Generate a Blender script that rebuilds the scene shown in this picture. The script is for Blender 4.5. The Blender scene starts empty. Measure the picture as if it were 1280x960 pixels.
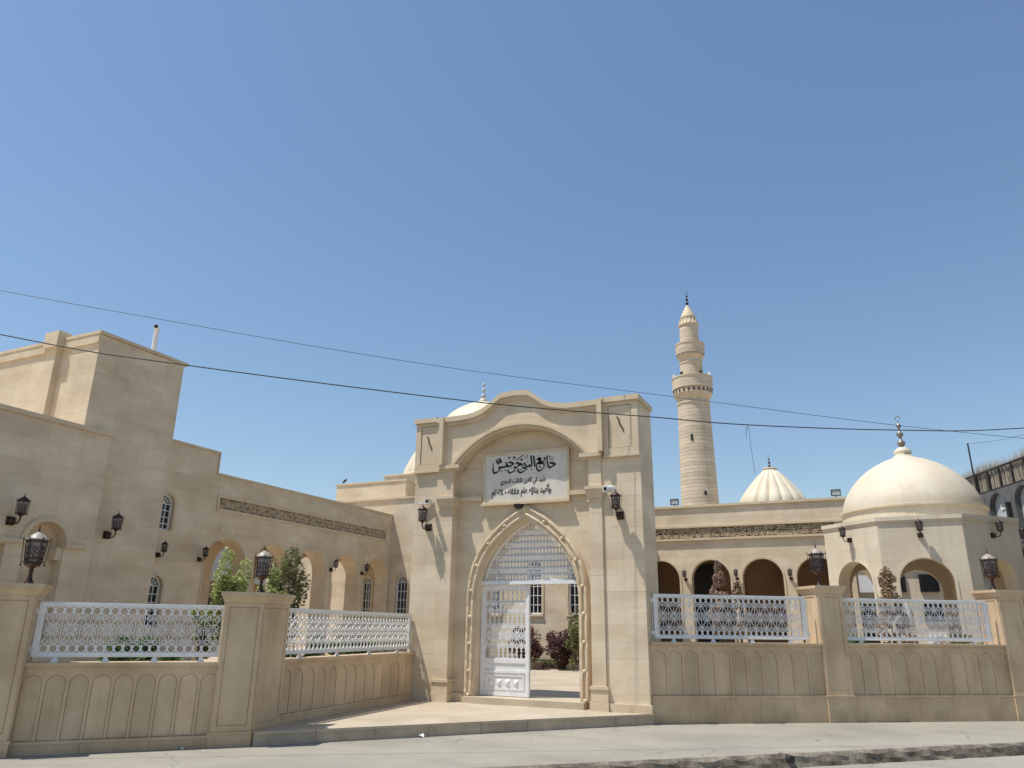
import bpy, bmesh, math, random
from mathutils import Vector, Matrix
from mathutils.geometry import tessellate_polygon
random.seed(7)
sc = bpy.context.scene
col = sc.collection
PI = math.pi
R = math.radians

# ------------------------------------------------------------------ camera
cd = bpy.data.cameras.new('camera'); cam = bpy.data.objects.new('camera', cd); col.objects.link(cam)
f_, p_, r_, y_ = 939.5, .31408, .0121883, .441917
Fw = Vector((-math.sin(y_) * math.cos(p_), math.cos(y_) * math.cos(p_), math.sin(p_)))
Rt = Vector((math.cos(y_), math.sin(y_), 0)); Up = Rt.cross(Fw)
A_ = Rt * math.cos(r_) + Up * math.sin(r_); B_ = -Rt * math.sin(r_) + Up * math.cos(r_)
m = Matrix((A_, B_, -Fw)).transposed().to_4x4(); m.translation = Vector((0, 0, 1.6))
cam.matrix_world = m
cd.sensor_width = 36; cd.lens = f_ / 1280 * 36; cd.clip_start = .05; cd.clip_end = 3000
sc.camera = cam

# ------------------------------------------------------------------ light
SUN = Vector((-.335, -.262, 1)).normalized()
w = bpy.data.worlds.new('World'); sc.world = w; w.use_nodes = True
nt = w.node_tree; bg = nt.nodes['Background']
sky = nt.nodes.new('ShaderNodeTexSky'); sky.sky_type = 'NISHITA'; sky.sun_disc = False
sky.sun_elevation = math.asin(SUN.z); sky.sun_rotation = math.atan2(SUN.x, SUN.y)
sky.altitude = 200; sky.air_density = 1.35; sky.dust_density = .6; sky.ozone_density = 4
nt.links.new(sky.outputs[0], bg.inputs[0]); bg.inputs[1].default_value = .12
sl = bpy.data.lights.new('sun', 'SUN'); sl.energy = 4.75; sl.angle = R(.5); sl.color = (1, .985, .945)
so = bpy.data.objects.new('sun', sl); col.objects.link(so)
so.rotation_euler = SUN.to_track_quat('Z', 'Y').to_euler()
sc.view_settings.view_transform = 'Standard'; sc.view_settings.look = 'None'
sc.view_settings.exposure = .12; sc.view_settings.gamma = 1

# ------------------------------------------------------------------ materials
def newmat(name):
    m = bpy.data.materials.new(name); m.use_nodes = True
    n = m.node_tree.nodes; return m, n, m.node_tree.links, n['Principled BSDF']

def N(n, t, **k):
    x = n.new(t)
    for a, v in k.items():
        if a in x.inputs: x.inputs[a].default_value = v
        else: setattr(x, a, v)
    return x

def surf(name, c0, c1, scale=1.2, rough=.8, bump=.15, fine=40, tint=.0, stain=None, stretch=(1, 1, 1), spec=.3, metal=0, c2=None, bdist=.004, streak=0):
    m, n, l, b = newmat(name)
    geo = N(n, 'ShaderNodeNewGeometry')
    mp = N(n, 'ShaderNodeMapping'); mp.inputs['Scale'].default_value = stretch
    l.new(geo.outputs['Position'], mp.inputs['Vector'])
    no = N(n, 'ShaderNodeTexNoise'); no.inputs['Scale'].default_value = scale; no.inputs['Detail'].default_value = 8; no.inputs['Roughness'].default_value = .6
    l.new(mp.outputs[0], no.inputs['Vector'])
    rp = N(n, 'ShaderNodeValToRGB'); rp.color_ramp.elements[0].position = .32; rp.color_ramp.elements[1].position = .68
    rp.color_ramp.elements[0].color = (*c0, 1); rp.color_ramp.elements[1].color = (*c1, 1)
    if c2:
        e = rp.color_ramp.elements.new(.5); e.color = (*c2, 1)
    l.new(no.outputs['Fac'], rp.inputs['Fac'])
    out = rp.outputs[0]
    fn = N(n, 'ShaderNodeTexNoise'); fn.inputs['Scale'].default_value = fine; fn.inputs['Detail'].default_value = 4
    l.new(geo.outputs['Position'], fn.inputs['Vector'])
    mr = N(n, 'ShaderNodeMapRange'); mr.inputs['To Min'].default_value = .9; mr.inputs['To Max'].default_value = 1.1
    l.new(fn.outputs['Fac'], mr.inputs['Value'])
    mx = N(n, 'ShaderNodeVectorMath', operation='SCALE'); l.new(out, mx.inputs[0]); l.new(mr.outputs[0], mx.inputs['Scale']); out = mx.outputs[0]
    if tint:
        at = N(n, 'ShaderNodeAttribute', attribute_name='tint')
        mt = N(n, 'ShaderNodeMapRange'); mt.inputs['From Min'].default_value = -1; mt.inputs['To Min'].default_value = 1 - tint; mt.inputs['To Max'].default_value = 1 + tint
        l.new(at.outputs['Fac'], mt.inputs['Value'])
        mv = N(n, 'ShaderNodeVectorMath', operation='SCALE'); l.new(out, mv.inputs[0]); l.new(mt.outputs[0], mv.inputs['Scale']); out = mv.outputs[0]
    if streak:
        ms_ = N(n, 'ShaderNodeMapping'); ms_.inputs['Scale'].default_value = (2.6, 2.6, .2); l.new(geo.outputs['Position'], ms_.inputs['Vector'])
        sk = N(n, 'ShaderNodeTexNoise'); sk.inputs['Scale'].default_value = 1.3; sk.inputs['Detail'].default_value = 7; sk.inputs['Roughness'].default_value = .7; l.new(ms_.outputs[0], sk.inputs['Vector'])
        kr_ = N(n, 'ShaderNodeMapRange'); kr_.inputs['From Min'].default_value = .50; kr_.inputs['From Max'].default_value = .74; kr_.inputs['To Max'].default_value = streak; l.new(sk.outputs['Fac'], kr_.inputs['Value'])
        km = N(n, 'ShaderNodeMix', data_type='RGBA'); l.new(kr_.outputs[0], km.inputs['Factor']); l.new(out, km.inputs['A']); km.inputs['B'].default_value = (c0[0] * .62, c0[1] * .58, c0[2] * .54, 1); out = km.outputs['Result']
    if stain:
        sx = N(n, 'ShaderNodeSeparateXYZ'); l.new(geo.outputs['Position'], sx.inputs[0])
        sn = N(n, 'ShaderNodeTexNoise'); sn.inputs['Scale'].default_value = stain[2]; sn.inputs['Detail'].default_value = 9; sn.inputs['Roughness'].default_value = .7
        mp2 = N(n, 'ShaderNodeMapping'); mp2.inputs['Scale'].default_value = (1, 1, .45); l.new(geo.outputs['Position'], mp2.inputs['Vector']); l.new(mp2.outputs[0], sn.inputs['Vector'])
        # weathering reaches up from the ground with an uneven edge
        md = N(n, 'ShaderNodeMath', operation='MULTIPLY_ADD'); l.new(sn.outputs['Fac'], md.inputs[0]); md.inputs[1].default_value = stain[1] * 2.4; 
        ng = N(n, 'ShaderNodeMath', operation='MULTIPLY'); l.new(sx.outputs['Z'], ng.inputs[0]); ng.inputs[1].default_value = -1
        l.new(ng.outputs[0], md.inputs[2])
        r2 = N(n, 'ShaderNodeMapRange'); r2.inputs['From Min'].default_value = stain[1] * .5; r2.inputs['From Max'].default_value = stain[1] * 1.7; r2.inputs['To Max'].default_value = stain[3]
        l.new(md.outputs[0], r2.inputs['Value'])
        mm = N(n, 'ShaderNodeMix', data_type='RGBA'); l.new(r2.outputs[0], mm.inputs['Factor']); l.new(out, mm.inputs['A']); mm.inputs['B'].default_value = (*stain[0], 1); out = mm.outputs['Result']
    l.new(out, b.inputs['Base Color'])
    b.inputs['Roughness'].default_value = rough; b.inputs['Specular IOR Level'].default_value = spec; b.inputs['Metallic'].default_value = metal
    if bump:
        bp = N(n, 'ShaderNodeBump'); bp.inputs['Strength'].default_value = bump; bp.inputs['Distance'].default_value = bdist
        l.new(fn.outputs['Fac'], bp.inputs['Height']); l.new(bp.outputs[0], b.inputs['Normal'])
    return m

def weathered_ground(m, crack, stainc, ang, cw=.006, cs=.55):
    n, l = m.node_tree.nodes, m.node_tree.links; b = n['Principled BSDF']; src = b.inputs['Base Color'].links[0].from_socket
    geo = N(n, 'ShaderNodeNewGeometry'); mp = N(n, 'ShaderNodeMapping'); mp.inputs['Rotation'].default_value = (0, 0, -ang); mp.inputs['Scale'].default_value = (.35, 1.6, 1)
    l.new(geo.outputs['Position'], mp.inputs['Vector'])
    a = N(n, 'ShaderNodeTexNoise'); a.inputs['Scale'].default_value = 1.1; a.inputs['Detail'].default_value = 9; a.inputs['Roughness'].default_value = .65; l.new(mp.outputs[0], a.inputs['Vector'])
    r = N(n, 'ShaderNodeMapRange'); r.inputs['From Min'].default_value = .5; r.inputs['From Max'].default_value = .72; r.inputs['To Max'].default_value = .55; l.new(a.outputs['Fac'], r.inputs['Value'])
    x = N(n, 'ShaderNodeMix', data_type='RGBA'); l.new(r.outputs[0], x.inputs['Factor']); l.new(src, x.inputs['A']); x.inputs['B'].default_value = (*stainc, 1)
    # wandering cracks
    d = N(n, 'ShaderNodeTexNoise'); d.inputs['Scale'].default_value = 2.2; d.inputs['Detail'].default_value = 6; l.new(geo.outputs['Position'], d.inputs['Vector'])
    ad = N(n, 'ShaderNodeVectorMath', operation='MULTIPLY_ADD'); l.new(d.outputs['Color'], ad.inputs[0]); ad.inputs[1].default_value = (.7, .7, 0); l.new(geo.outputs['Position'], ad.inputs[2])
    v = N(n, 'ShaderNodeTexVoronoi', feature='DISTANCE_TO_EDGE'); v.inputs['Scale'].default_value = cs; l.new(ad.outputs[0], v.inputs['Vector'])
    k = N(n, 'ShaderNodeMapRange'); k.inputs['From Max'].default_value = cw; k.inputs['To Min'].default_value = .75; k.inputs['To Max'].default_value = 0; l.new(v.outputs['Distance'], k.inputs['Value'])
    g = N(n, 'ShaderNodeTexNoise'); g.inputs['Scale'].default_value = .5; l.new(geo.outputs['Position'], g.inputs['Vector'])
    gg = N(n, 'ShaderNodeMapRange'); gg.inputs['From Min'].default_value = .45; gg.inputs['From Max'].default_value = .6; l.new(g.outputs['Fac'], gg.inputs['Value'])
    mu = N(n, 'ShaderNodeMath', operation='MULTIPLY'); l.new(k.outputs[0], mu.inputs[0]); l.new(gg.outputs[0], mu.inputs[1])
    y = N(n, 'ShaderNodeMix', data_type='RGBA'); l.new(mu.outputs[0], y.inputs['Factor']); l.new(x.outputs['Result'], y.inputs['A']); y.inputs['B'].default_value = (*crack, 1)
    # pale and dark specks of grit
    q = N(n, 'ShaderNodeTexNoise'); q.inputs['Scale'].default_value = 70; q.inputs['Detail'].default_value = 3; l.new(geo.outputs['Position'], q.inputs['Vector'])
    qq = N(n, 'ShaderNodeMapRange'); qq.inputs['From Min'].default_value = .3; qq.inputs['From Max'].default_value = .7; qq.inputs['To Min'].default_value = .84; qq.inputs['To Max'].default_value = 1.16; l.new(q.outputs['Fac'], qq.inputs['Value'])
    z = N(n, 'ShaderNodeVectorMath', operation='SCALE'); l.new(y.outputs['Result'], z.inputs[0]); l.new(qq.outputs[0], z.inputs['Scale']); l.new(z.outputs[0], b.inputs['Base Color'])

def flat(name, c, rough=.5, metal=0, spec=.5, trans=0, noise=.08, alpha=1):
    m, n, l, b = newmat(name)
    geo = N(n, 'ShaderNodeNewGeometry')
    no = N(n, 'ShaderNodeTexNoise'); no.inputs['Scale'].default_value = 9; no.inputs['Detail'].default_value = 5
    l.new(geo.outputs['Position'], no.inputs['Vector'])
    mr = N(n, 'ShaderNodeMapRange'); mr.inputs['To Min'].default_value = 1 - noise * 1.5; mr.inputs['To Max'].default_value = 1 + noise * 1.5
    l.new(no.outputs['Fac'], mr.inputs['Value'])
    v = N(n, 'ShaderNodeVectorMath', operation='SCALE'); v.inputs[0].default_value = c; l.new(mr.outputs[0], v.inputs['Scale'])
    l.new(v.outputs[0], b.inputs['Base Color'])
    b.inputs['Roughness'].default_value = rough; b.inputs['Metallic'].default_value = metal
    b.inputs['Specular IOR Level'].default_value = spec; b.inputs['Transmission Weight'].default_value = trans; b.inputs['Alpha'].default_value = alpha
    return m

STONE = surf('limestone_cladding', (.55, .425, .285), (.72, .60, .435), .8, .62, .1, 55, tint=.05, stain=((.33, .245, .16), .2, 2.2, .6), stretch=(1, 1, 2.2), c2=(.64, .515, .355), streak=.2)
STONEF = surf('fence_limestone', (.465, .335, .205), (.64, .48, .315), 1.7, .66, .12, 50, tint=.085, stain=((.20, .14, .095), .32, 2.6, .65), stretch=(1, 1, .8), c2=(.56, .415, .262), streak=.3)
STONEW = surf('polished_cream_stone', (.59, .49, .35), (.69, .60, .455), .9, .6, .05, 60, tint=.03, stretch=(1, 1, .7), spec=.35, streak=.3)
TRIM = surf('carved_stone_trim', (.55, .425, .28), (.65, .53, .365), 2.5, .62, .1, 60)
BRICKP = surf('minaret_pale_brick', (.54, .43, .30), (.66, .545, .40), 1.6, .8, .1, 12, tint=.1, stretch=(1, 1, 3))
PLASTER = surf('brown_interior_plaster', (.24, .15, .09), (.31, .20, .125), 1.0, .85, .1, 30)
MARBLE = surf('grey_white_marble', (.57, .51, .42), (.67, .605, .51), 3.2, .3, .0, 30, stretch=(1, 1, .5), spec=.5)
WHITE = flat('white_painted_metal', (.74, .725, .70), .4, 0, .5, noise=.12)
WPLAST = flat('white_plastic', (.72, .71, .68), .35)
BRONZE = surf('antiqued_bronze', (.028, .014, .010), (.085, .045, .032), 18, .42, .2, 90, spec=.5, metal=.55)
BRZTOP = surf('pale_lantern_roof', (.22, .18, .14), (.40, .35, .29), 14, .5, .15, 60, spec=.5)  # paler mottled tone for the post lantern roofs and base plates
LGLASS = flat('lantern_glass', (.22, .21, .22), .12, 0, .6, noise=.6, alpha=.5)
GLASSD = flat('dark_window_glass', (.012, .013, .016), .08, 0, .6, noise=.4)
BLACK = flat('black_lettering', (.008, .008, .008), .5)
CONC = surf('concrete_pavement', (.25, .225, .18), (.335, .30, .24), .55, .85, .3, 30, stretch=(1, 1, 1), c2=(.30, .27, .215), spec=.25)
ROAD = surf('worn_road_surface', (.26, .235, .195), (.34, .305, .255), .8, .9, .5, 24)
KERB = surf('crumbling_kerb_concrete', (.075, .058, .043), (.33, .28, .215), 3.5, .95, .8, 40, c2=(.20, .16, .12), bdist=.02)
TILE = surf('cream_paving_tile', (.41, .33, .235), (.52, .43, .31), 1.0, .55, .1, 30, tint=.05, spec=.4)
RISER = surf('platform_edge_stone', (.38, .30, .215), (.54, .44, .325), 3, .7, .2, 40, tint=.12)
weathered_ground(CONC, (.09, .075, .06), (.21, .185, .15), R(44)); weathered_ground(TILE, (.30, .23, .16), (.33, .26, .18), R(20), .004, .5); weathered_ground(ROAD, (.06, .055, .05), (.19, .17, .145), R(44), .01, .9)
SOIL = surf('dry_soil', (.10, .075, .05), (.17, .13, .09), 3, .95, .5, 20)
GREYP = surf('grey_cement_render', (.085, .083, .08), (.15, .145, .14), 2.5, .9, .4, 20)
PALEP = surf('pale_blue_plaster', (.36, .40, .41), (.46, .49, .50), 2, .85, .1, 20)
REED = surf('dry_reed_stalks', (.26, .21, .155), (.42, .36, .28), 9, .9, .3, 40, stretch=(6, 6, .4))
RUST = flat('dark_rusty_steel', (.03, .024, .022), .7)
CABLE = flat('black_cable_rubber', (.012, .012, .014), .6)
CABLE2 = flat('grey_cable_rubber', (.10, .13, .18), .6)
BARK = surf('brown_bark', (.09, .065, .045), (.16, .12, .085), 12, .9, .5, 60)
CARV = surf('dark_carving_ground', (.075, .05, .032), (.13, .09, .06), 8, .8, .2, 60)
PIPEM = flat('dark_drain_pipe', (.02, .02, .02), .6)

def leafmat(name, c, v=.35, trans=.35):
    m, n, l, b = newmat(name)
    at = N(n, 'ShaderNodeAttribute', attribute_name='tint')
    mr = N(n, 'ShaderNodeMapRange'); mr.inputs['From Min'].default_value = -1; mr.inputs['To Min'].default_value = 1 - v; mr.inputs['To Max'].default_value = 1 + v
    l.new(at.outputs['Fac'], mr.inputs['Value'])
    vm = N(n, 'ShaderNodeVectorMath', operation='SCALE'); vm.inputs[0].default_value = c; l.new(mr.outputs[0], vm.inputs['Scale'])
    l.new(vm.outputs[0], b.inputs['Base Color']); b.inputs['Roughness'].default_value = .5; b.inputs['Specular IOR Level'].default_value = .3
    tr = N(n, 'ShaderNodeBsdfTranslucent'); l.new(vm.outputs[0], tr.inputs['Color'])
    ms = N(n, 'ShaderNodeMixShader'); ms.inputs[0].default_value = trans
    l.new(b.outputs[0], ms.inputs[1]); l.new(tr.outputs[0], ms.inputs[2]); l.new(ms.outputs[0], n['Material Output'].inputs['Surface'])
    return m
LEAF_LIME = leafmat('yellow_green_leaves', (.36, .385, .14), .45)
LEAF_DARK = leafmat('dark_green_leaves', (.20, .195, .085), .6)
LEAF_RED = leafmat('reddish_dry_leaves', (.36, .25, .18), .45, .2)
LEAF_TAN = leafmat('tan_dry_leaves', (.42, .30, .19), .4, .2)
LEAF_PURP = leafmat('purple_brown_leaves', (.13, .06, .055), .5, .15)
LEAF_HEDGE = leafmat('hedge_leaves', (.10, .16, .05), .5)
GRASS = leafmat('lawn_blades', (.16, .20, .07), .4)

# ------------------------------------------------------------------ helpers
def empty(name, loc, label, cat, rz=0, group=None):
    o = bpy.data.objects.new(name, None); col.objects.link(o)
    o.location = loc; o.rotation_euler = (0, 0, rz); o.empty_display_size = .2
    o['label'] = label; o['category'] = cat
    if group: o['group'] = group
    return o

def rootof(o):
    while o.parent: o = o.parent
    return o

def mw(o):
    return Matrix.Translation(o.location) @ o.rotation_euler.to_matrix().to_4x4()

def link(name, me, mat, parent=None, label=None, kind=None):
    o = bpy.data.objects.new(name, me); col.objects.link(o)
    if mat and not me.materials: me.materials.append(mat)
    if parent: o.parent = parent
    if label: o['label'] = label
    if kind: o['kind'] = kind
    return o

class MB:
    def __init__(s): s.v = []; s.f = []; s.t = []; s.sm = []; s.tint = 0.
    def add(s, vs, fs, smooth=False, tint=None):
        b = len(s.v); s.v += [tuple(x) for x in vs]; s.f += [tuple(b + i for i in f) for f in fs]
        s.t += [s.tint if tint is None else tint] * len(fs); s.sm += [smooth] * len(fs)
        return s
    def box(s, x0, x1, y0, y1, z0, z1):
        return s.add([(x0, y0, z0), (x1, y0, z0), (x1, y1, z0), (x0, y1, z0), (x0, y0, z1), (x1, y0, z1), (x1, y1, z1), (x0, y1, z1)],
                     [(0, 3, 2, 1), (4, 5, 6, 7), (0, 1, 5, 4), (1, 2, 6, 5), (2, 3, 7, 6), (3, 0, 4, 7)])
    def hexa(s, bot, top):  # two polygons of equal count, bottom and top
        n = len(bot)
        return s.add(list(bot) + list(top), [tuple(range(n))[::-1], tuple(range(n, 2 * n))] + [(i, (i + 1) % n, n + (i + 1) % n, n + i) for i in range(n)])
    def poly(s, pts, z0, z1): return s.hexa([(x, y, z0) for x, y in pts], [(x, y, z1) for x, y in pts])
    def plate(s, F, outline, holes=(), d0=0., d1=.1, back=True):
        loops = [outline] + list(holes); flat_ = [p for lp in loops for p in lp]; n = len(flat_)
        tri = tessellate_polygon([[Vector((p[0], p[1], 0)) for p in lp] for lp in loops])
        vs = [F(u, z, d1) for u, z in flat_] + [F(u, z, d0) for u, z in flat_]
        fs = [t for t in tri]
        if back: fs += [tuple(n + i for i in t[::-1]) for t in tri]
        b = 0
        for lp in loops:
            k = len(lp); fs += [(b + i, b + (i + 1) % k, n + b + (i + 1) % k, n + b + i) for i in range(k)]; b += k
        return s.add(vs, fs)
    def tube(s, path, r, n=6, cap=True, smooth=True):
        path = [Vector(p) for p in path]; rs = r if hasattr(r, '__len__') else [r] * len(path)
        up0 = None; rings = []
        for i, p in enumerate(path):
            t = (path[min(i + 1, len(path) - 1)] - path[max(i - 1, 0)]).normalized()
            if up0 is None: up0 = Vector((0, 0, 1)) if abs(t.z) < .9 else Vector((1, 0, 0))
            a = t.cross(up0)
            if a.length < 1e-4: a = t.orthogonal()
            a.normalize(); b = a.cross(t).normalized(); up0 = b
            rings.append([p + (a * math.cos(2 * PI * k / n) + b * math.sin(2 * PI * k / n)) * rs[i] for k in range(n)])
        vs = [v for rg in rings for v in rg]; fs = []
        for i in range(len(path) - 1):
            for k in range(n): fs.append((i * n + k, i * n + (k + 1) % n, (i + 1) * n + (k + 1) % n, (i + 1) * n + k))
        s.add(vs, fs, smooth)
        if cap: s.add(rings[0], [tuple(range(n))[::-1]]); s.add(rings[-1], [tuple(range(n))])
        return s
    def lathe(s, prof, n=16, c=(0, 0), ph=0, smooth=True, mod=None, a0=0, a1=2 * PI):
        vs = []
        for r, z in prof:
            for k in range(n):
                a = ph + 2 * PI * k / n; q = r * (mod(a, z) if mod else 1)
                vs.append((c[0] + q * math.cos(a), c[1] + q * math.sin(a), z))
        fs = []
        for i in range(len(prof) - 1):
            for k in range(n): fs.append((i * n + k, i * n + (k + 1) % n, (i + 1) * n + (k + 1) % n, (i + 1) * n + k))
        s.add(vs, fs, smooth)
        return s
    def ball(s, c, r, n=8, m_=5, sz=1):
        pr = [(max(1e-4, r * math.sin(PI * i / m_)), c[2] - r * sz * math.cos(PI * i / m_)) for i in range(m_ + 1)]
        return s.lathe(pr, n, (c[0], c[1]))
    def mesh(s, name, root=None):
        me = bpy.data.meshes.new(name)
        vs = s.v
        if root is not None:
            inv = mw(root).inverted(); vs = [tuple(inv @ Vector(v)) for v in vs]
        me.from_pydata(vs, [], s.f); me.validate(clean_customdata=False); 
        if len(me.polygons) == len(s.t):
            at = me.attributes.new('tint', 'FLOAT', 'FACE'); at.data.foreach_set('value', s.t)
            me.polygons.foreach_set('use_smooth', s.sm)
        bm = bmesh.new(); bm.from_mesh(me); bmesh.ops.recalc_face_normals(bm, faces=bm.faces); bm.to_mesh(me); bm.free()
        return me
    def build(s, name, mat, parent=None, label=None, kind=None, local=False):
        return link(name, s.mesh(name, None if (local or parent is None) else rootof(parent)), mat, parent, label, kind)

def frame(o, ang):
    """wall frame: u runs along angle ang from o, the outward normal is to its right"""
    U = Vector((math.cos(ang), math.sin(ang), 0)); Nn = Vector((math.sin(ang), -math.cos(ang), 0)); O = Vector((o[0], o[1], 0))
    return lambda u, z, d=0.: tuple(O + U * u + Nn * d + Vector((0, 0, z)))

def arch(c, w, z0, zs, n=14, k=1.):
    """round-headed outline: centre c, width w, sill z0, spring zs, rise factor k"""
    r = w / 2
    return [(c - r, z0), (c + r, z0)] + [(c + r * math.cos(PI * i / n), zs + r * k * math.sin(PI * i / n)) for i in range(n + 1)]

def ring(c, w, zs, t, n=16, z0=None, k=1.):
    """archivolt band outline"""
    r = w / 2; o = [(c + (r + t) * math.cos(PI * i / n), zs + (r * k + t) * math.sin(PI * i / n)) for i in range(n + 1)]
    i_ = [(c + r * math.cos(PI * i / n), zs + r * k * math.sin(PI * i / n)) for i in range(n, -1, -1)]
    if z0 is not None:
        return [(c + r + t, z0)] + o + [(c - r - t, z0), (c - r, z0)] + i_ + [(c + r, z0)]
    return o + i_

def clad(F, outline, holes, d0, d1, cw, ch, mat, parent, name='stone_panel', joint=.0008, z0=0., u0=0., limit=300, off=.5):
    """face a wall with separate slabs cut round the openings, joints left open"""
    bm = bmesh.new()
    loops = [outline] + list(holes); flat_ = [p for lp in loops for p in lp]
    tri = tessellate_polygon([[Vector((p[0], p[1], 0)) for p in lp] for lp in loops])
    vv = [bm.verts.new((p[0], p[1], 0)) for p in flat_]
    for t in tri:
        try: bm.faces.new([vv[i] for i in t])
        except ValueError: pass
    us = [p[0] for p in outline]; zs = [p[1] for p in outline]
    j0 = math.floor((min(zs) - z0) / ch); j1 = math.ceil((max(zs) - z0) / ch)
    for j in range(j0, j1 + 1):
        bmesh.ops.bisect_plane(bm, geom=bm.verts[:] + bm.edges[:] + bm.faces[:], plane_co=(0, z0 + j * ch, 0), plane_no=(0, 1, 0), dist=1e-5)
    for j in range(j0, j1 + 1):
        fs = [f for f in bm.faces if z0 + j * ch < f.calc_center_median().y < z0 + (j + 1) * ch]
        if not fs: continue
        o = u0 + (off * cw if j % 2 else 0)
        k0 = math.floor((min(us) - o) / cw); k1 = math.ceil((max(us) - o) / cw)
        for k in range(k0, k1 + 1):
            fs = [f for f in bm.faces if z0 + j * ch < f.calc_center_median().y < z0 + (j + 1) * ch]
            g = set(fs)
            for f in fs: g |= set(f.edges) | set(f.verts)
            bmesh.ops.bisect_plane(bm, geom=list(g), plane_co=(o + k * cw, 0, 0), plane_no=(1, 0, 0), dist=1e-5)
    cells = {}
    for f in bm.faces:
        c = f.calc_center_median(); j = math.floor((c.y - z0) / ch); o = u0 + (off * cw if j % 2 else 0)
        cells.setdefault((j, math.floor((c.x - o) / cw)), []).append([(v.index, v.co.x, v.co.y) for v in f.verts])
    bm.verts.index_update()
    cells = {}
    for f in bm.faces:
        c = f.calc_center_median(); j = math.floor((c.y - z0) / ch); o = u0 + (off * cw if j % 2 else 0)
        cells.setdefault((j, math.floor((c.x - o) / cw)), []).append([v.index for v in f.verts])
    co = {v.index: (v.co.x, v.co.y) for v in bm.verts}; bm.free()
    parts = []
    for key, fl in cells.items():                     # a slab cut in two by an opening becomes two slabs
        left = [set(f) for f in fl]; src = list(fl)
        while src:
            g = [src.pop(0)]; vs_ = set(g[0]); again = True
            while again:
                again = False
                for f in src[:]:
                    if vs_ & set(f): g.append(f); vs_ |= set(f); src.remove(f); again = True
            parts.append((key, g))
    order = sorted(parts, key=lambda kv: -kv[0][0]); rest = MB(); n = 0
    for (j, k), fl in order:
        o = u0 + (off * cw if j % 2 else 0); ua, ub = o + k * cw + joint, o + (k + 1) * cw - joint; za, zb = z0 + j * ch + joint, z0 + (j + 1) * ch - joint
        cl = lambda p: (min(max(p[0], ua), ub), min(max(p[1], za), zb))
        ids = sorted({i for f in fl for i in f}); ix = {i: q for q, i in enumerate(ids)}; nn = len(ids)
        pr = random.uniform(-.0008, .0008)
        vs = [F(*cl(co[i]), d1 + pr) for i in ids] + [F(*cl(co[i]), d0) for i in ids]
        ed = {}
        for f in fl:
            for a, b in zip(f, f[1:] + f[:1]): ed[frozenset((a, b))] = ed.get(frozenset((a, b)), 0) + 1
        fs = [tuple(ix[i] for i in f) for f in fl]
        for f in fl:
            for a, b in zip(f, f[1:] + f[:1]):
                if ed[frozenset((a, b))] == 1: fs.append((ix[b], ix[a], nn + ix[a], nn + ix[b]))
        tt = random.uniform(-1, 1)
        if n < limit:
            MB().add(vs, fs, tint=tt).build(name, mat, parent)
        else: rest.add(vs, fs, tint=tt)
        n += 1
    if rest.v: rest.build(name + '_rest', mat, parent, kind='stuff')

def rect(a, b, c, d): return [(a, c), (b, c), (b, d), (a, d)]

def copies(me, mat, name, parent, locs):
    for L in locs:
        o = link(name, me, mat, parent)
        o.location = L[:3]
        if len(L) > 3: o.scale = (L[3], 1, L[4] if len(L) > 4 else 1)

def ribbon(mb, pts, wd, dp):
    """flat bar bent along pts in the xz plane, width wd, depth dp about y=0"""
    L = []; 
    for i, p in enumerate(pts):
        a = pts[max(i - 1, 0)]; b = pts[min(i + 1, len(pts) - 1)]
        t = (b[0] - a[0], b[1] - a[1]); q = math.hypot(*t) or 1; nx, nz = -t[1] / q, t[0] / q
        L.append((p[0] + nx * wd / 2, p[1] + nz * wd / 2, p[0] - nx * wd / 2, p[1] - nz * wd / 2))
    vs = []
    for a in L: vs += [(a[0], -dp / 2, a[1]), (a[2], -dp / 2, a[3]), (a[2], dp / 2, a[3]), (a[0], dp / 2, a[1])]
    fs = []
    for i in range(len(L) - 1):
        for k in range(4): fs.append((i * 4 + k, i * 4 + (k + 1) % 4, (i + 1) * 4 + (k + 1) % 4, (i + 1) * 4 + k))
    fs += [(0, 3, 2, 1), tuple(len(vs) - 4 + k for k in range(4))]
    return mb.add(vs, fs)

def spiral(cx, cz, r, a0, turns, n=16, sgn=1, rin=.3):
    return [(cx + (r + (rin * r - r) * i / n) * math.cos(a0 + sgn * 2 * PI * turns * i / n), cz + (r + (rin * r - r) * i / n) * math.sin(a0 + sgn * 2 * PI * turns * i / n)) for i in range(n + 1)]

# ------------------------------------------------------------------ ground
def struct(name, mb, mat, label=None):
    o = mb.build(name, mat); o['kind'] = 'structure'
    if label: o['label'] = label
    return o
KA = (-14.8, -1.6); KB = (14.0, 26.0)   # kerb line (front top edge) beyond the frame
kd = Vector((1.78 + 3.03, 15.04 - 10.39)); kd.normalize(); kn = Vector((kd.y, -kd.x))     # towards the road
k0 = Vector((-3.03, 10.39))
def kp(t, s): q = k0 + kd * t + kn * s; return (q.x, q.y)
b = MB()
b.add([(-400, -400, -.16), (400, -400, -.16), (400, 400, -.16), (-400, 400, -.16)], [(0, 1, 2, 3)])
struct('street', b, ROAD)
b = MB()
NS = 60
# pavement runs from the kerb back to the fence, its edge a little ragged
edge = []
for i in range(241):
    t = -30 + i * .25; edge.append(kp(t, random.uniform(-.012, .012)))
back = [kp(60, -.0)]
b.poly([kp(-30, -60)] + edge + [kp(30, -60)], -.15, 0.0)
struct('pavement', b, CONC)
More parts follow.
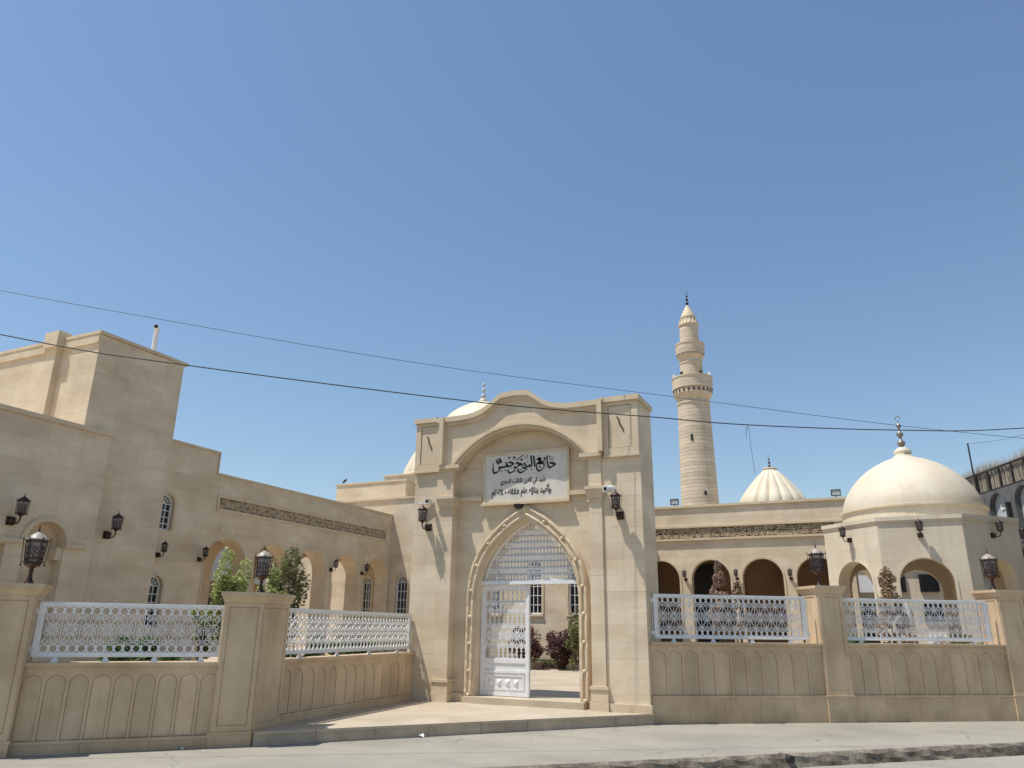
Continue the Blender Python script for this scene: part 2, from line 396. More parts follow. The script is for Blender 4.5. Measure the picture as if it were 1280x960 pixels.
# crumbling kerb: stones one by one, worn differently
b = MB(); rnd = random.Random(3)
kr = bpy.data.objects.new('kerb', None); col.objects.link(kr); kr['kind'] = 'structure'
t = -9.0
while t < 14:
    Lg = rnd.uniform(.9, 1.2)
    if abs(t + Lg / 2 - 2.6) < 0: pass
    n = 14; vs = []; fs = []
    for i in range(n + 1):
        s_ = t + .006 + (Lg - .012) * i / n
        e = .02 * math.sin(s_ * 7.3) * math.sin(s_ * 2.1) + rnd.uniform(-.006, .008); e2 = .015 * math.sin(s_ * 11 + 1) + rnd.uniform(-.006, .006)
        pr = [(-.0, .012), (.045 + e * .3, .010 + e * .2), (.085 + e, -.025 + e2), (.10 + e2, -.09), (.115 + e, -.16)]
        for s2, z in pr: q = kp(s_, s2); vs.append((q[0], q[1], z - .006))
    for i in range(n):
        for k in range(4): fs.append((i * 5 + k, i * 5 + k + 1, (i + 1) * 5 + k + 1, (i + 1) * 5 + k))
    MB().add(vs, fs + [tuple(range(5)), tuple(n * 5 + k for k in range(5))[::-1]], tint=rnd.uniform(-1, 1)).build('kerb_stone', KERB, kr)
    t += Lg
# drain pipe mouth in the kerb
q = kp(2.22, .05); q2 = kp(2.22, .16); q3 = kp(2.22, -.1)
o = MB().tube([(q3[0], q3[1], -.045), (q[0], q[1], -.045), (q2[0], q2[1], -.05)], .05, 12).build('drain_pipe', PIPEM)
o['label'] = 'black round drain pipe mouth poking through the broken kerb'; o['category'] = 'pipe'
# entrance platform with slab edge
pf = bpy.data.objects.new('entrance_platform', None); col.objects.link(pf); pf['kind'] = 'structure'
PA, PB = Vector((-8.12, 8.87)), Vector((-3.86, 14.26)); pm = Vector((-5.98, 11.62))
PZ = .18
MB().poly([(-8.11, 8.91), (-5.985, 11.64), (-3.9, 14.29), (-3.95, 15.6), (-9.0, 15.6), (-9.0, 9.9)], .0, PZ - .012).build('bed', RISER, pf)
def inside(x, y, poly):
    c = False; n = len(poly)
    for i in range(n):
        x1, y1 = poly[i]; x2, y2 = poly[(i + 1) % n]
        if (y1 > y) != (y2 > y) and x < (x2 - x1) * (y - y1) / (y2 - y1) + x1: c = not c
    return c
Fp = lambda u, z, d=0.: (u, z, d)
clad(Fp, [(-8.11, 8.91), (-5.985, 11.64), (-3.9, 14.29), (-3.98, 14.6), (-8.95, 14.6), (-8.9, 14.2), (-8.46, 9.9)], [], PZ - .03, PZ, .8, .8, TILE, pf, 'paving_tile', joint=.001, z0=8.4, u0=-9)
seg = [PA, pm, PB]
for a, b_ in ((PA, pm), (pm, PB)):
    L = (b_ - a).length; n = 4; dr = (b_ - a) / L; ang = math.atan2(dr.y, dr.x); F = frame(a, ang)
    for i in range(n):
        u0, u1 = L * i / n + .003, L * (i + 1) / n - .003; mb = MB(); mb.tint = random.uniform(-1, 1)
        mb.plate(F, rect(u0, u1, 0, PZ - .035), (), -.05, .0); mb.build('riser_stone', RISER, pf)
        MB().plate(F, rect(u0, u1, PZ - .035, PZ + .002), (), -.28, .02).build('nosing', TILE, pf)
# inner court paving
o = MB().poly([(-60, 15.09), (-9.0, 15.09), (-3.9, 15.09), (-3.6, 14.7), (3, 19.3), (14, 27.2), (14, 80), (-60, 80)], -.05, .30); struct('courtyard_paving', o, TILE)
o = MB().poly([(-60, 15.08), (-9.15, 15.08), (-9.0, 10.2), (-8.9, 9.9), (-10.5, 7.1), (-18, -1), (-60, -1)], -.05, .12); struct('side_court_paving', o, TILE)
o = MB().poly([(-13.2, 6.2), (-12.6, 5.6), (-9.0, 9.75), (-9.35, 14.9), (-10.6, 14.9), (-10.6, 9.6)], .0, .16); struct('planting_bed', o, SOIL)

# ------------------------------------------------------------------ lanterns
def hexring(mb, r, z, t, n=6, ph=0):
    p = [(r * math.cos(ph + 2 * PI * k / n), r * math.sin(ph + 2 * PI * k / n), z) for k in range(n)]
    for k in range(n): mb.tube([p[k], p[(k + 1) % n]], t, 5)
def lantern_body(root, z0, s, ph=0., wall_type=False):
    """hexagonal lantern cage standing on z0, s = height of cage unit"""
    n = 6; rb, rt, h = .125 * s, .155 * s, .36 * s
    bw = MB(); bw.lathe([(.022 * s, z0 - .11 * s), (.03 * s, z0 - .085 * s), (.075 * s, z0 - .05 * s), (rb * .98, z0 - .012 * s), (rb * 1.04, z0), (rb * .9, z0 + .008 * s), (.001, z0 + .01 * s)], 12, ph=ph); bw.build('bowl', BRONZE, root, local=True)
    g = MB(); g.lathe([(rb * .90, z0 + .01 * s), (rt * .90, z0 + h)], n, ph=ph, smooth=False); g.build('glass', LGLASS, root, local=True)
    fr = MB(); hexring(fr, rb * .97, z0 + .012 * s, .010 * s, ph=ph); hexring(fr, rt * .98, z0 + h, .012 * s, ph=ph); hexring(fr, rb * 1.0, z0 + .075 * s, .006 * s, ph=ph)
    for k in range(n):
        a = ph + 2 * PI * k / n; ca, sa = math.cos(a), math.sin(a)
        fr.tube([(rb * .97 * ca, rb * .97 * sa, z0), (rt * .97 * ca, rt * .97 * sa, z0 + h)], .008 * s, 5)
    fr.build('cage', BRONZE, root, local=True)
    ft = MB()
    for k in range(n):                                   # fretwork on every side
        a = ph + 2 * PI * (k + .5) / n; q = math.cos(PI / n)
        for j in range(3):
            t = .26 + .2 * j; rr = (rb + (rt - rb) * t) * q * .955; cx, cy = rr * math.cos(a), rr * math.sin(a); tx, ty = -math.sin(a), math.cos(a)
            for sg in (-1, 1):
                pts = spiral(0, 0, .030 * s, PI / 2, .9, 7, sg)
                ft.tube([(cx + tx * (p[0] + sg * .03 * s), cy + ty * (p[0] + sg * .03 * s), z0 + h * t + p[1] * 1.25) for p in pts], .0055 * s, 4)
        for t in (.93, .14):
            rr = (rb + (rt - rb) * t) * q * .955; wd = (rb + (rt - rb) * t) * .46
            for i in range(5):
                u = -wd + 2 * wd * i / 4; ft.tube([(rr * math.cos(a) - math.sin(a) * u, rr * math.sin(a) + math.cos(a) * u, z0 + h * (t - .05)), (rr * math.cos(a) - math.sin(a) * u, rr * math.sin(a) + math.cos(a) * u, z0 + h * (t + .05))], .005 * s, 4)
            
    ft.build('fretwork', BRONZE, root, kind='stuff', local=True)
    rods = MB()
    for k in range(n):
        a = ph + 2 * PI * k / n; ca, sa = math.cos(a), math.sin(a); r0, r1 = rb * 1.3, rt * 1.22
        rods.tube([(r0 * ca, r0 * sa, z0 - .01 * s), (r1 * ca, r1 * sa, z0 + h + .01 * s)], .0055 * s, 5)
        rods.tube([(rb * ca, rb * sa, z0 + .01 * s), (r0 * ca, r0 * sa, z0 + .03 * s)], .005 * s, 4); rods.tube([(rt * ca, rt * sa, z0 + h - .01 * s), (r1 * ca, r1 * sa, z0 + h - .005 * s)], .005 * s, 4)
        rods.ball((r0 * ca, r0 * sa, z0 - .025 * s), .014 * s, 6, 4, 1.7); rods.ball((r1 * ca, r1 * sa, z0 + h + .025 * s), .012 * s, 6, 4, 1.7)
    rods.build('corner_rods', BRONZE, root, kind='stuff', local=True)
    rf = MB(); rf.lathe([(rt * 1.06, z0 + h), (rt * 1.10, z0 + h + .015 * s), (rt * .86, z0 + h + .035 * s), (rt * .78, z0 + h + .06 * s), (rt * .60, z0 + h + .085 * s), (rt * .34, z0 + h + .108 * s), (rt * .14, z0 + h + .132 * s), (.001, z0 + h + .135 * s)], 12, ph=ph, smooth=True)
    if wall_type: rf.build('roof', BRONZE, root, local=True)
    else:
        rf.build('roof', BRZTOP, root, local=True)
    z = z0 + h + .125 * s
    fi = MB(); fi.lathe([(.03 * s, z), (.012 * s, z + .02 * s), (.02 * s, z + .04 * s), (.008 * s, z + .055 * s), (.011 * s, z + .07 * s), (.001, z + .12 * s)], 8); fi.build('finial', BRONZE, root, local=True)

def copy_tree(o, parent=None):
    c = o.copy(); col.objects.link(c); c.parent = parent
    for ch in kids.get(o.name, ()): copy_tree(bpy.data.objects[ch], c)
    return c
kids = {}
def freeze(root):
    def rec(o):
        kids[o.name] = [c.name for c in bpy.data.objects if c.parent == o]
        for c in kids[o.name]: rec(bpy.data.objects[c])
    rec(root)

pl = empty('post_lantern', (-8.42, 9.02, 2.055), 'bronze post lantern on the corner pillar left of the gate', 'lantern', .3, 'lanterns on the fence pillars')
MB().box(-.075, .075, -.075, .075, 0, .012).build('base_plate', BRZTOP, pl, local=True)
MB().lathe([(.068, .012), (.06, .03), (.035, .08), (.028, .13), (.024, .17), (.036, .185), (.03, .2), (.022, .215)], 12).build('stem', BRONZE, pl, local=True)
lantern_body(pl, .30, .92)
freeze(pl); pl_scale = .84
PLP = [((-10.36, 6.72, 2.085), 'bronze post lantern on the leftmost fence pillar', .9), ((-1.03, 16.62, 2.46), 'bronze post lantern on the fence pillar between the two right railings', .1), ((2.20, 18.95, 2.46), 'bronze post lantern on the far right fence pillar', .5)]
for L, lab, rz in PLP:
    c = copy_tree(pl); c.location = L; c.scale = (.93, .93, .93) if L[0] < -9 else (1, 1, 1); c['label'] = lab; c.rotation_euler = (0, 0, rz)
pl.scale = (.84, .84, .84)
# nudge each lantern over its pillar is done with the pillar coordinates above

wl = empty('wall_lantern', (-8.66, 14.17, 3.66), 'bronze wall lantern under the camera on the left wing of the gate', 'lantern', 0, 'bronze lanterns fixed to the walls')
# local frame: wall is the plane y=0, outwards is -y ; origin at the rosette
ro = MB(); ro.box(-.07, .07, -.03, 0, -.075, .075); ro.lathe([(.05, -.05), (.065, 0), (.05, .05)], 8, (0, -.055)); 
for k in range(6):
    a = 2 * PI * k / 6; ro.ball((.055 * math.cos(a), -.05, .055 * math.sin(a)), .03, 6, 4)
ro.build('wall_rosette', BRONZE, wl, local=True)
am = MB(); am.tube([(0, -.05, -.01), (0, -.12, -.055), (0, -.22, -.05), (0, -.275, .0), (0, -.28, .05)], [.018, .016, .014, .014, .016], 7); am.tube([(0, -.08, .02), (0, -.13, .05), (0, -.18, .03), (0, -.16, 0)], .008, 5); am.build('arm', BRONZE, wl, local=True)
nb = len(bpy.data.objects)
lantern_body(wl, .12, .62, wall_type=True)
for c in list(bpy.data.objects):
    if c.parent == wl and c.name.split('.')[0] in ('bowl', 'glass', 'cage', 'fretwork', 'corner_rods', 'roof', 'finial'): c.location = (0, -.28, 0)
freeze(wl)
def wall_lantern(loc, rz, lab, s=1.):
    c = copy_tree(wl); c.location = loc; c.rotation_euler = (0, 0, rz); c.scale = (s, s, s); c['label'] = lab
wall_lantern((-4.34, 14.17, 3.70), 0, 'bronze wall lantern under the camera on the right wing of the gate')
E1, E2 = 0, PI / 2   # facing -Y, facing +X
wall_lantern((-14.7, 8.93, 3.42), E2, 'bronze wall lantern on the low block, above and left of its arched niche', 1.05)
wall_lantern((-14.95, 11.17, 3.41), E2, 'bronze wall lantern on the tall block between the niche and the upper arched window', 1.05)
wall_lantern((-18, 15.13, 3.42), E2, 'small bronze wall lantern between the two stacked arched windows', .85)
wall_lantern((-18, 16.6, 3.42), E2, 'small bronze wall lantern just left of the first colonnade arch', .85)
wall_lantern((-18, 22.72, 3.55), E2, 'small bronze wall lantern between the third and fourth colonnade arches', .85)
wall_lantern((-18, 24.62, 3.55), E2, 'small bronze wall lantern between the fourth and fifth colonnade arches', .85)
wall_lantern((-18, 20.65, 3.5), E2, 'small bronze wall lantern between the second and third colonnade arches', .85)
wall_lantern((-6.65, 30, 3.47), 0, 'small bronze lantern between the first two arches of the right arcade', .8)
wall_lantern((-4.72, 30, 3.47), 0, 'small bronze lantern between the second and third arches of the right arcade', .8)
wall_lantern((-2.80, 30, 3.45), 0, 'small bronze lantern between the third and fourth arches of the right arcade', .8)

# ------------------------------------------------------------------ gate
G = empty('mosque_gate', (-6.48, 14.6, .18), 'tall cream stone entrance gate with curved crest, name board and pointed doorway', 'gate')
GF = frame((0, 14.25), 0)
CX = -6.43
def spl(P, n=4):
    out = []
    for i in range(len(P) - 1):
        p0 = P[max(i - 1, 0)]; p1 = P[i]; p2 = P[i + 1]; p3 = P[min(i + 2, len(P) - 1)]
        for k in range(n):
            t = k / n; out.append(tuple(.5 * ((2 * p1[j]) + (-p0[j] + p2[j]) * t + (2 * p0[j] - 5 * p1[j] + 4 * p2[j] - p3[j]) * t * t + (-p0[j] + 3 * p1[j] - 3 * p2[j] + p3[j]) * t ** 3) for j in range(2)))
    return out + [P[-1]]
half_in = spl([(1.13, 1.9), (1.12, 2.3), (1.055, 2.65), (.93, 2.95), (.72, 3.25), (.42, 3.52), (.16, 3.68), (0, 3.78)])
half_out = spl([(1.35, 1.9), (1.34, 2.35), (1.27, 2.75), (1.12, 3.12), (.86, 3.45), (.50, 3.77), (.19, 3.97), (0, 4.07)])
def pointed(half, zb): return [(CX + half[0][0], zb)] + [(CX + x, z) for x, z in half] + [(CX - x, z) for x, z in half[-2::-1]] + [(CX - half[0][0], zb)]
inner = pointed(half_in, .20); outer = pointed(half_out, .18)
# crest outline (local u = world X)
crest_h = [(-4.70, 6.02), (-5.30, 6.02), (-5.47, 6.03), (-5.63, 6.055), (-5.80, 6.105), (-5.94, 6.175), (-6.06, 6.26), (-6.17, 6.345), (-6.28, 6.415)]
crest = crest_h + [(-6.60, 6.44)] + [(-13.2 - x, z) for x, z in crest_h[:0:-1]] + [(-8.5, 6.02)]
hood_n = 18
hood = []
hc, hr = (-6.515, 3.82), 1.80     # segmental arch circle
a0 = math.atan2(4.93 - hc[1], 1.55)
hr = math.hypot(1.545, 4.93 - hc[1])
for i in range(hood_n + 1):
    a = a0 + (PI - 2 * a0) * i / hood_n; hood.append((hc[0] + hr * math.cos(a), hc[1] + hr * math.sin(a)))
core = MB()
core.plate(GF, rect(-8.38, -4.70, PZ, 6.0), [pointed(half_in, .2)], -.85, -.17)             # recessed middle wall
front = [(-8.38, PZ), (-8.05, PZ)] + hood[::-1] + [(-4.98, PZ), (-4.70, PZ)] + crest + [(-8.38, 6.10)]
front = [(-4.70, PZ)] + crest + [(-8.38, PZ), (-8.06, PZ)] + hood[::-1] + [(-4.97, PZ)]
core.plate(GF, front, [], -.17, .10)
core.plate(GF, [(-4.70, 5.85)] + crest + [(-8.38, 5.85)], [], -.85, -.171)
core.plate(GF, rect(-9.06, -8.381, PZ, 5.99), [], -.85, .06)
core.plate(GF, rect(-4.699, -3.92, PZ, 5.99), [], -.85, .06)
core.build('core_wall', STONE, G)
clad(GF, rect(-8.38, -4.70, PZ, 4.9), [inner], -.17, -.15, .6, .3, STONE, G, z0=.18, u0=-6.43)
clad(GF, front, [], .10, .12, .62, .3, STONE, G, z0=.18, u0=-8.38)
clad(GF, rect(-9.06, -8.38, PZ, 4.87), [], .06, .08, .68, .3, STONE, G, z0=.18, u0=-9.06)
clad(GF, rect(-4.70, -3.90, PZ, 4.87), [], .06, .08, .8, .3, STONE, G, z0=.18, u0=-4.7)
GS = frame((-3.9, 14.25), PI / 2)
clad(GS, rect(-.06, .85, PZ, 5.99), [], -.02, 0, .85, .3, STONE, G, z0=.18)
# upper wing boxes with sunk panels
for a, b_, pa, pb in ((-9.06, -8.40, -8.93, -8.50), (-4.62, -3.90, -4.52, -4.03)):
    mb = MB(); mb.plate(GF, rect(a, b_, 4.90, 5.995), [rect(pa, pb, 5.04, 5.92)], .06, .15); mb.build('wing_box', TRIM, G)
    mb = MB(); mb.plate(GF, rect(pa + .012, pb - .012, 5.050, 5.910), [], .06, .132); mb.build('wing_panel', TRIM, G)
    MB().plate(GF, rect(a - .01, b_ + .01, 4.86, 4.898), [], .0, .165).build('wing_sill', TRIM, G)
    # small slanting chipped carving in each panel
    mb = MB(); c = (pa + pb) / 2; ribbon_pts = [(c - .07, 5.68), (c - .03, 5.60), (c - .02, 5.52), (c + .03, 5.45), (c + .06, 5.36)]
    for k in range(4):
        p, q = ribbon_pts[k], ribbon_pts[k + 1]; mb.plate(GF, [(p[0], p[1]), (p[0] + .03, p[1] + .01), (q[0] + .03, q[1] + .01), (q[0], q[1])], [], .131, .143)
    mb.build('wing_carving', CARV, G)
# vertical edge strips
for u in (-8.40, -4.72):
    MB().plate(GF, rect(u, u + .10, 4.985, 6.06), [], .0, .26).build('edge_strip', TRIM, G)
# crest coping
cr = MB(); top = [(x, z + .05) for x, z in crest]; low = [(x, z - .06) for x, z in crest]
cr.plate(GF, [(-4.60, 6.10)] + top + [(-8.50, 6.10), (-8.50, 5.99)] + low[::-1] + [(-4.60, 5.99)], [], -.86, .22)
cr.build('crest_coping', TRIM, G)
cr = MB(); low2 = [(x, z - .14) for x, z in crest]; cr.plate(GF, low + low2[::-1], [], .12, .165); cr.build('crest_fillet', TRIM, G)
for a, b_ in ((-9.10, -8.50), (-4.60, -3.86)):
    MB().plate(GF, rect(a, b_, 5.996, 6.10), [], -.88, .20).build('wing_coping', TRIM, G)
# hood moulding and caps
def arcband(r0, r1, d0, d1, name, mat=TRIM):
    o_, i_ = [], []
    for i in range(hood_n + 1):
        a = a0 + (PI - 2 * a0) * i / hood_n; o_.append((hc[0] + r1 * math.cos(a), hc[1] + r1 * math.sin(a))); i_.append((hc[0] + r0 * math.cos(a), hc[1] + r0 * math.sin(a)))
    MB().plate(GF, o_ + i_[::-1], [], d0, d1).build(name, mat, G)
arcband(hr - .0, hr + .055, .12, .20, 'hood_moulding'); arcband(hr - .06, hr - .003, -.15, .15, 'hood_inner_moulding')
for a, b_ in ((-8.42, -7.90), (-5.13, -4.66)):
    MB().plate(GF, rect(a, b_, 4.90, 4.98), [], .0, .21).plate(GF, rect(a + .02, b_ - .02, 4.86, 4.898), [], .0, .16).build('pier_cap', TRIM, G)
# imposts
for a, b_ in ((-8.44, -8.0), (-5.03, -4.64)):
    mb = MB(); mb.plate(GF, rect(a, b_, 4.24, 4.30), [], -.15, .22)
    mb.hexa([GF(a + .05, 4.04, -.15), GF(b_ - .05, 4.04, -.15), GF(b_ - .05, 4.04, .13), GF(a + .05, 4.04, .13)], [GF(a, 4.239, -.15), GF(b_, 4.239, -.15), GF(b_, 4.239, .20), GF(a, 4.239, .20)])
    mb.plate(GF, rect(a + .03, b_ - .03, 4.0, 4.038), [], -.15, .15); mb.build('impost', TRIM, G)
MB().plate(GF, rect(-8.06, -7.47, 4.20, 4.29), [], -.15, -.06).plate(GF, rect(-5.44, -4.97, 4.20, 4.29), [], -.15, -.06).build('string_course', TRIM, G)
# pier plinths
for a, b_ in ((-8.42, -8.02), (-5.01, -4.65)):
    mb = MB(); mb.plate(GF, rect(a, b_, PZ, .34), [], -.15, .17); mb.plate(GF, rect(a + .015, b_ - .015, .345, .54), [], -.15, .145); mb.plate(GF, rect(a, b_, .545, .60), [], -.15, .165); mb.build('pier_plinth', TRIM, G)
MB().plate(GF, rect(-4.645, -3.86, PZ, .32), [], .0, .13).build('wing_plinth', TRIM, G)
MB().plate(GF, rect(-8.02, -7.80, PZ, .34), [], -.15, -.08).build('wall_plinth', TRIM, G)
MB().plate(GF, rect(-5.07, -5.01, PZ, .34), [], -.15, -.08).build('wall_plinth', TRIM, G)
# rolled moulding round the doorway: blocks laid end to end with beads between
def along(off, zb=.30):
    P = pointed([(a[0] + (b__[0] - a[0]) * off, a[1] + (b__[1] - a[1]) * off) for a, b__ in zip(half_in, half_out)], zb)
    return P
def resample(P, step):
    out = [P[0]]; acc = 0
    for a, b_ in zip(P, P[1:]):
        L = math.hypot(b_[0] - a[0], b_[1] - a[1]); t = step - acc
        while t <= L:
            out.append((a[0] + (b_[0] - a[0]) * t / L, a[1] + (b_[1] - a[1]) * t / L)); t += step
        acc = (acc + L) % step if L + acc >= step else acc + L
    return out + [P[-1]]
PO = along(.97); PI_ = along(.03); PM = along(.5)
MB().plate(GF, PO + PI_[::-1], [], -.15, -.085).build('doorway_band', TRIM, G)
for off, rr, dd in ((.28, .034, -.085), (.76, .034, -.085)):
    P = resample(along(off, .32), .065); mb = MB(); cur = []; n = 0
    for i, p in enumerate(P):
        cur.append(GF(p[0], p[1], dd + .005))
        if len(cur) == 9 or i == len(P) - 1:
            if len(cur) > 2:
                q = len(cur); mb = MB(); mb.tube(cur, [rr * .55] + [rr] * (q - 2) + [rr * .55], 8); mb.build('moulding_roll', TRIM, G)
            cur = [cur[-1]]
P = resample(along(.5, .32), .52)
for p in P:
    MB().ball(GF(p[0], p[1], -.075), .042, 8, 5).build('moulding_bead', TRIM, G)
# sign board
SX0, SX1, SZ0, SZ1 = -7.40, -5.50, 4.15, 5.16
MB().plate(GF, rect(SX0, SX1, SZ0, SZ1), [], -.15, -.10).build('name_board', MARBLE, G)
MB().plate(GF, rect(SX0 - .045, SX1 + .045, SZ0 - .045, SZ1 + .045), [rect(SX0 + .003, SX1 - .003, SZ0 + .003, SZ1 - .003)], -.15, -.08).build('board_frame', TRIM, G)
MB().plate(GF, rect(SX0 - .06, SX1 + .06, SZ0 - .08, SZ0 - .035), [], -.15, -.02).build('board_sill', TRIM, G)
# lettering of the name board: traced pen strokes, photo pixels -> board plane
def px(x, y):   # photo pixel on the board plane Y=14.35 (affine fit)
    return (BX0 + BXx * x + BXy * y, BZ0 + BZx * x + BZy * y)
BX0, BXx, BXy = -18.77740, 0.0186373, 0.0001220; BZ0, BZx, BZy = 15.92977, -0.0014757, -0.0173007
let = MB()
def pen(pts, sc_, ox, oy, wd):
    P = spl(pts, 5) if len(pts) > 2 else pts
    Q = [px(ox + x / sc_, oy + y / sc_) for x, y in P]
    n = len(Q); vs = []; L = GF
    for i, p in enumerate(Q):
        a = Q[max(i - 1, 0)]; b_ = Q[min(i + 1, n - 1)]; t = math.atan2(b_[1] - a[1], b_[0] - a[0])
        k = wd * (.45 + .75 * abs(math.sin(t - R(55 + 0)))) * (.6 if i in (0, n - 1) else 1)
        nx, nz = -math.sin(t) * k / 2, math.cos(t) * k / 2
        vs += [L(p[0] + nx, p[1] + nz, -.096), L(p[0] - nx, p[1] - nz, -.096)]
    let.add(vs, [(2 * i, 2 * i + 1, 2 * i + 3, 2 * i + 2) for i in range(n - 1)])
def dot(x, y, sc_, ox, oy, r=.011):
    u, z = px(ox + x / sc_, oy + y / sc_); let.add([GF(u - r * 1.1, z, -.096), GF(u, z - r, -.096), GF(u + r * 1.1, z, -.096), GF(u, z + r, -.096)], [(0, 1, 2, 3)])
Bq = (25.6, 650, 562); Aq = (25.6, 612, 565); W = .035
for pts, k in [([(955, 425), (1040, 430), (1150, 470)], 1.2), ([(1150, 470), (1060, 520), (990, 560), (930, 550), (905, 500), (890, 380), (884, 280), (880, 185)], 1.1),
               ([(950, 200), (970, 235), (990, 260)], .7), ([(960, 345), (1030, 290), (1095, 235)], .6), ([(1060, 340), (1070, 375)], .8), ([(805, 600), (870, 545)], .7), ([(832, 400), (835, 450)], .8), ([(955, 590), (955, 635)], 1.),
               ([(770, 300), (795, 265), (820, 300), (805, 350), (770, 378), (700, 392)], 1.), ([(560, 320), (620, 290), (710, 302)], 1.5), ([(600, 300), (650, 340), (700, 302)], 1.3), ([(650, 340), (640, 390), (720, 400)], 1.3),
               ([(560, 440), (620, 430), (700, 418)], 1.), ([(560, 450), (740, 445), (785, 470), (780, 550), (740, 620), (640, 682), (580, 650), (550, 590), (545, 500), (560, 440)], 1.), ([(650, 500), (650, 600)], .6), ([(620, 540), (690, 530)], .6), ([(640, 605), (700, 575)], .6),
               ([(455, 190), (470, 300), (485, 420), (490, 550)], 1.3), ([(370, 180), (385, 300), (398, 420), (400, 500), (370, 530), (330, 520), (320, 470)], 1.2), ([(320, 470), (300, 530), (240, 545), (200, 500), (170, 445), (120, 480), (100, 550)], 1.), ([(100, 560), (160, 590), (210, 590), (190, 650), (120, 710), (40, 735), (-10, 720), (-35, 670), (-40, 600)], 1.1),
               ([(165, 265), (230, 210), (295, 160)], .7), ([(240, 300), (290, 250)], 1.), ([(40, 300), (85, 345), (120, 290)], .8), ([(385, 590), (390, 650)], .9), ([(30, 635), (90, 635)], 1.)]:
    pen(pts, *Bq, W * k)
for x, y in ((625, 205), (255, 642), (265, 380)): dot(x, y, *Bq, r=.016)
for pts, k in [([(860, 270), (980, 180), (1120, 85)], .8), ([(850, 375), (920, 360), (1060, 400)], 1.3), ([(1060, 400), (960, 430), (900, 480), (850, 495), (805, 480)], 1.1), ([(805, 480), (830, 550), (780, 620), (720, 655), (660, 672), (620, 640), (600, 560)], 1.),
               ([(620, 350), (680, 330), (800, 380)], 1.2), ([(800, 380), (700, 440), (600, 470), (560, 440), (540, 320)], 1.1), ([(620, 350), (600, 400), (605, 470)], .8), ([(550, 450), (510, 482), (500, 440)], 1.), ([(505, 480), (440, 492), (430, 450)], 1.), ([(440, 492), (370, 500), (350, 460)], 1.), ([(370, 500), (320, 505), (308, 478)], 1.),
               ([(320, 505), (325, 580), (270, 640), (180, 682), (130, 650), (112, 560), (120, 480)], 1.2), ([(150, 330), (115, 400), (130, 460)], .7), ([(820, 590), (830, 650)], .8), ([(880, 600), (935, 600)], .8), ([(495, 590), (555, 590)], 1.1),
               ([(210, 250), (250, 340), (235, 370)], 1.), ([(255, 240), (330, 215), (370, 270), (400, 350)], .8), ([(240, 350), (330, 290), (350, 350), (250, 370)], .8), ([(290, 250), (300, 330)], .8), ([(270, 400), (305, 395)], .7), ([(330, 250), (345, 345)], .7),
               ([(610, 160), (650, 200), (700, 150)], .8), ([(760, 170), (840, 165), (820, 210), (760, 240)], .8), ([(930, 270), (940, 300)], .8), ([(1010, 230), (1060, 270), (1090, 220)], .7)]:
    pen(pts, *Aq, W * k)
for x, y in ((705, 500), (380, 605), (410, 612)): dot(x, y, *Aq, r=.015)
let.build('calligraphy', BLACK, G)
FORMS = {'ا': (0xFE8D, 0xFE8E, 0, 0), 'أ': (0xFE83, 0xFE84, 0, 0), 'ب': (0xFE8F, 0xFE90, 0xFE91, 0xFE92), 'ث': (0xFE99, 0xFE9A, 0xFE9B, 0xFE9C), 'ج': (0xFE9D, 0xFE9E, 0xFE9F, 0xFEA0), 'د': (0xFEA9, 0xFEAA, 0, 0), 'ر': (0xFEAD, 0xFEAE, 0, 0), 'ش': (0xFEB5, 0xFEB6, 0xFEB7, 0xFEB8), 'ع': (0xFEC9, 0xFECA, 0xFECB, 0xFECC), 'ف': (0xFED1, 0xFED2, 0xFED3, 0xFED4), 'ق': (0xFED5, 0xFED6, 0xFED7, 0xFED8), 'ل': (0xFEDD, 0xFEDE, 0xFEDF, 0xFEE0), 'م': (0xFEE1, 0xFEE2, 0xFEE3, 0xFEE4), 'ن': (0xFEE5, 0xFEE6, 0xFEE7, 0xFEE8), 'ه': (0x0647, 0xFEEA, 0xFEEB, 0xFEEC), 'و': (0xFEED, 0xFEEE, 0, 0), 'ؤ': (0xFE85, 0xFE86, 0, 0), 'ي': (0xFEF1, 0xFEF2, 0xFEF3, 0xFEF4)}
def shape(s):
    out = []
    for i, c in enumerate(s):
        if c not in FORMS: out.append(c); continue
        p = i > 0 and s[i - 1] in FORMS and FORMS[s[i - 1]][2]; n = FORMS[c][2] and i + 1 < len(s) and s[i + 1] in FORMS
        out.append(chr(FORMS[c][3 if p and n else 1 if p else 2 if n else 0]))
    r = ''.join(out)[::-1]
    import re
    return re.sub('[٠-٩]+', lambda q: q.group()[::-1], r)
for txt, u0, u1, zb, name in (('شيد في القرن الثالث الهجري', -7.04, -5.99, 4.54, 'inscription'), ('وأعيد بناؤه عام ١٤٤٥ه - ٢٠٢٤م', -7.24, -5.86, 4.30, 'inscription')):
    c = bpy.data.curves.new('inscription', 'FONT'); c.body = shape(txt); c.size = 1; c.offset = .035; c.resolution_u = 2
    o = bpy.data.objects.new('tmp_text', c); col.objects.link(o); bpy.context.view_layer.update()
    me = bpy.data.meshes.new_from_object(o.evaluated_get(bpy.context.evaluated_depsgraph_get())); bpy.data.objects.remove(o)
    xs = [v.co.x for v in me.vertices]; a, b_ = min(xs), max(xs); s = (u1 - u0) / (b_ - a); sz = s * 1.4
    rr = G.location
    for v in me.vertices:
        p = GF(u0 + (v.co.x - a) * s, zb + v.co.y * sz, -.096); v.co = (p[0] - rr.x, p[1] - rr.y, p[2] - rr.z)
    me.materials.clear(); link(name, me, BLACK, G)
# threshold
MB().box(-7.72, -5.16, 14.16, 15.1, PZ, .30).build('threshold', TILE, G)

